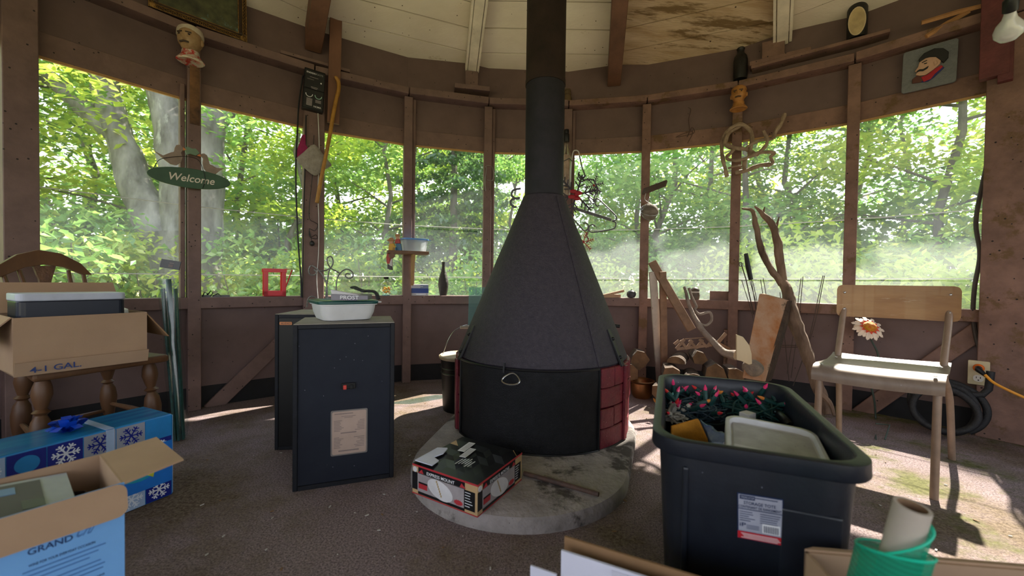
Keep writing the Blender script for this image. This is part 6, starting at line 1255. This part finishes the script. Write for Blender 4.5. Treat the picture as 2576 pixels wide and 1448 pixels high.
# sticks and bottles on the top plate
M_kind = mat('split_kindling', (.40,.2,.08), .7, var=.3, scale=14)
for i, (a, b_, lb) in enumerate((((2318,58),(2500,8),'long split kindling stick lying along the top plate'),((2330,92),(2440,28),'short split kindling stick jutting down off the top plate'))):
    tag(B().tube([Rf(*a,R0-.06), Rf((a[0]+b_[0])/2,(a[1]+b_[1])/2-2,R0-.03), Rf(*b_,R0-.03)], [.012,.014,.01], 5).build('kindling', M_kind), lb, 'stick')
M_bot = mat('black_brown_ceramic', (.014,.013,.013), .45, var=.4, scale=30, spots=.1, spotscale=80, spotcol=(.12,.10,.08)); c = Rf(1862,190,R0+.02); c.z = ZP+.025
tag(B().lathe([(0,0),(.042,0),(.045,.02),(.045,.13),(.04,.16),(.024,.18),(.021,.2),(.027,.215),(.022,.222),(.012,.22)], 22, MX.Translation(c)).build('black_bottle', M_bot, smooth=True), 'black glazed bottle with pale streaks standing on the top plate', 'bottle')
c = Rf(2155,100,R0+.015); c.z = ZP+.10; CV = thing('cutaway_bottle', 'black bottle with a cream oval cut out front standing on the top plate', 'bottle', c); B().lathe([(0,0),(.048,0),(.05,.02),(.05,.18),(.044,.2),(.026,.22),(.024,.27),(.03,.28),(0,.28)], 24).build('bottle_body', M_bot, CV, smooth=True)
da = face(c); b = B(); b.prism(oval(0,.085,.042,.085,24), .006, MX.Rotation(-da,4,'Z')@MX.Translation(V((0,-.047,0)))@RX); b.build('cutout_rim', plain('cream_rim', (.6,.48,.3), .5), CV, smooth=True); b = B(); b.prism(oval(0,.085,.037,.079,24), .008, MX.Rotation(-da,4,'Z')@MX.Translation(V((0,-.0465,0)))@RX); b.build('cutout_inside', mat('cream_inside', (.5,.38,.2), .6), CV)
c = Rf(1428,250,R0+.02); c.z = ZP+.002; tag(B().lathe([(0,0),(.032,0),(.034,.03),(.028,.05),(.026,.056),(.03,.06),(.026,.085),(.022,.09),(.025,.095),(.02,.105),(0,.106)], 20, MX.Translation(c)).build('amber_insulator', mat('amber_glass', (.12,.08,.04), .2, var=.3), smooth=True), 'amber glass insulator standing on the top plate beside the stovepipe', 'insulator')
# bottle in wire holder by the stovepipe
bt = Rf(1424,420,R0-.05); BH = thing('hanging_bottle', 'clear bottle with black cap hanging in a twisted wire holder by the stovepipe', 'bottle', V((bt.x,bt.y,Rf(1424,492,R0-.05).z)))
B().lathe([(.03,0),(.034,.01),(.036,.30),(.032,.34),(.018,.38),(.014,.42),(.014,.44)], 20).build('glass_body', M_clear, BH, smooth=True); B().lathe([(.033,.005),(.034,.31),(.0,.32)], 18).build('contents', mat('brown_contents', (.5,.36,.32), .3, col2=(.25,.16,.14), scale=20), BH, smooth=True)
B().lathe([(.02,.415),(.023,.42),(.022,.475),(.017,.48),(.019,.49),(.018,.51),(0,.52)], 18).build('cap', M_black, BH, smooth=True)
M_wiron = mat('grey_iron_scroll', (.10,.10,.105), .45, var=.3, scale=30, metal=.4)
for pts in (((1411,420),(1412,470),(1416,485),(1428,488),(1434,478),(1437,420),(1441,385),(1447,378),(1455,381),(1459,395)),): B().tube(bez([Rf(x,y,R0-.07) for x, y in pts],5), .0045, 7).build('wire_holder', M_wire, BH, w=True, smooth=True)
B().tube([Rf(x,y,R0-.09) for x, y in ((1408,405),(1420,404),(1432,398),(1440,406))], .004, 6).build('bracket', M_wiron, BH, w=True)
# scrolled iron hanger with snowflake
HG = thing('iron_hanger', 'scrolled grey iron hanger with snowflakes dangling beside the stove', 'hanger', Rf(1500,520,R0-.09)); rH = R0-.08
for pts in ([(1458,392),(1464,420),(1471,440),(1466,449),(1457,446),(1455,437),(1458,432)],[(1460,449),(1470,452),(1484,451),(1494,454),(1500,466),(1504,478),(1496,492),(1494,508)],[(1494,508),(1490,500),(1480,496),(1488,510),(1495,512)],[(1497,512),(1498,502),(1505,500),(1525,518),(1548,541),(1550,552),(1540,555)],[(1497,512),(1502,518),(1508,516)],[(1540,556),(1549,560),(1545,574),(1520,580),(1490,584),(1482,577),(1484,567),(1493,565),(1497,570)],[(1440,548),(1460,570),(1470,580),(1478,576),(1480,566),(1473,560),(1468,562)],[(1480,564),(1480,580),(1476,592),(1480,602),(1475,612)]):
    B().tube(bez([Rf(x,y,rH) for x, y in pts],5), .0052, 7).build('scroll', M_wiron, HG, w=True, smooth=True)
B().beam(Rf(1440,522,rH), Rf(1538,553,rH), .022, .012, upv=(0,-1,0)).build('crossbar', M_wiron, HG, w=True, bevel=.002)
def snow(px, py, s, m, m2, nm):
    c = Rf(px,py,rH-.02); b = B(); e1 = rt; e2 = V((0,0,1))
    for k in range(6):
        a = k*PI/3+.25; d1 = e1*cos(a)+e2*sin(a); b.beam(c, c+d1*s, s*.08, .004, upv=(0,-1,0))
        for f in (.4,.62,.84):
            for sg in (-1,1): a2 = a+sg*.85; b.beam(c+d1*s*f, c+d1*s*f+(e1*cos(a2)+e2*sin(a2))*s*.32*(1.2-f*.5), s*.055, .004, upv=(0,-1,0))
    o = b.build(nm, m, HG, w=True); B().ball(c, s*.12, 8, 6).build('boss', m2, o, w=True, smooth=True)
snow(1450,490,.16,plain('dark_snowflake', (.03,.025,.035), .5), plain('deep_red', (.3,.01,.02), .5), 'snowflake'); snow(1494,466,.075,plain('purple_snowflake', (.06,.03,.08), .5), plain('deep_red', (.3,.01,.02), .5), 'snowflake'); snow(1468,608,.08,plain('rust_red_snowflake', (.3,.05,.02), .5), plain('deep_red', (.3,.01,.02), .5), 'snowflake')
c0 = Rf(1447,490,rH-.035)
for k in range(4): a = .5+k*PI/2; B().ball(c0+rt*cos(a)*.03+V((0,0,sin(a)*.03)), (.028,.008,.016), 10, 7).build('bow_loop', plain('deep_red', (.3,.01,.02), .5), HG, w=True, smooth=True)
IS = thing('iron_scroll', 'curls of grey iron scroll showing behind the stove hood', 'scroll', D(1300,500,2.15))
for pts in (((1310,474),(1292,478),(1287,490),(1295,498),(1308,497)),((1308,499),(1290,500),(1284,510),(1292,520),(1300,520))): B().tube(bez([D(x,y,2.15) for x, y in pts],6), .0055, 7).build('curl', M_wiron, IS, w=True, smooth=True)
# gourd in wire with a stick on the post
GN = thing('wired_nest', 'grey paper wasp nest bound in wire with a rusty strap on the post', 'nest', Rf(1633,535,R0-.06)); B().ball(Rf(1634,533,R0-.07), (.062,.055,.062), 18, 12).jit(.008,25).build('nest', mat('grey_paper_nest', (.26,.22,.18), .9, col2=(.11,.085,.065), scale=9, bump=.8, stretch=(1,1,5)), GN, w=True, smooth=True)
for k in range(3): B().tube([Rf(1634,533,R0-.07)+V((.065*cos(a), .058*sin(a)*cos(k*1.0), .065*sin(a)*sin(k*1.0+.6))) for a in [2*PI*i/20 for i in range(20)]], .002, 5, close=True).build('wire_loop', M_steel, GN, w=True)
B().beam(Rf(1618,482,R0-.03), Rf(1676,460,R0-.16), .05, .014, upv=(0,-1,.4)).jit(.004,30).build('strap', M_rust, GN, w=True); B().tube(bez([Rf(x,y,R0-.06) for x, y in ((1625,485),(1622,500),(1630,508),(1640,512),(1632,500),(1630,520))],5), .002, 5).build('wire_loop', M_steel, GN, w=True)
# twisted vine ornament
VN = thing('vine_ornament', 'knotted bare vine twisted into a loop hanging on the post', 'ornament', Rf(1858,380,R0-.06)); M_vine = mat('bare_vine', (.36,.27,.19), .75, col2=(.18,.12,.08), scale=20, bump=.4)
def vine(pts, r_, dr=.0):
    q = bez([Rf(x,y,R0-.06-dr-.02*sin(i*1.7)) for i, (x,y) in enumerate(pts)],6); B().tube(q, [r_*(1+.12*sin(k*.9)) for k in range(len(q))], 8).jit(.002,40).build('stem', M_vine, VN, w=True, smooth=True)
vine([(1829,445),(1822,415),(1816,385),(1818,350),(1835,325),(1862,312),(1885,325),(1892,345),(1888,375),(1884,395)], .0125); vine([(1843,372),(1825,362),(1833,335),(1862,316)], .014); vine([(1826,363),(1850,372),(1875,375),(1900,387),(1905,388)], .0125, .02); vine([(1876,374),(1895,360),(1915,352),(1945,348)], .011); vine([(1945,348),(1952,330),(1965,310),(1974,286)], .0125); vine([(1848,372),(1838,385),(1828,395),(1836,402),(1862,402),(1900,388),(1922,372),(1930,352),(1920,328)], .011, .03); vine([(1890,392),(1920,383),(1948,384),(1938,395),(1944,408),(1938,414)], .011); vine([(1938,414),(1910,416),(1880,428),(1850,434)], .014); vine([(1832,423),(1850,418),(1875,418)], .007); vine([(1873,400),(1872,425)], .014, .0)
# small hook and coiled wire on the posts
tag(B().tube(bez([Rf(x,y,R0+.035) for x, y in ((1731,270),(1738,276),(1732,300),(1735,330),(1728,345),(1740,320),(1745,335),(1700,345),(1742,330),(1730,360))],4), .002, 5).build('wire_hook', M_rust), 'bent rusty wire hook on the wall right of the stovepipe', 'hook')
tag(B().tube(bez([Rf(x,y,R0-.01) for x, y in ((1222,480),(1220,455),(1224,425),(1222,418),(1236,418),(1241,432),(1239,453),(1225,452))],4), .0022, 5).build('wire_latch', M_steel), 'bent wire latch on the post left of the stovepipe', 'latch')
# litter on the floor
b = B(); rq = random.Random(8); ml = [plain('pale_chip', (.45,.42,.38), .8), plain('brown_chip', (.2,.11,.05), .8)]
for i in range(260):
    a = rq.uniform(-1.2,1.25); r_ = rq.uniform(.6,2.7); p = V((CAM.x+sin(a)*r_, CAM.y+cos(a)*r_, .002)); 
    if p.xy.length > 2.8: continue
    s_ = rq.uniform(.0012,.004); x = V((cos(i),sin(i),.2*rq.random())).normalized()*s_*rq.uniform(1,2.2); y = V((-sin(i),cos(i),0))*s_*.6; b.mi = 0 if rq.random() < .55 else 1
    b.hexa([p-x-y,p+x-y,p+x+y,p-x+y]+[q+V((0,0,.002)) for q in (p-x-y,p+x-y,p+x+y,p-x+y)])
o = b.build('floor_litter', ml); tag(o, 'scattered wood chips and crumbs on the carpet', 'litter'); o['kind'] = 'stuff'
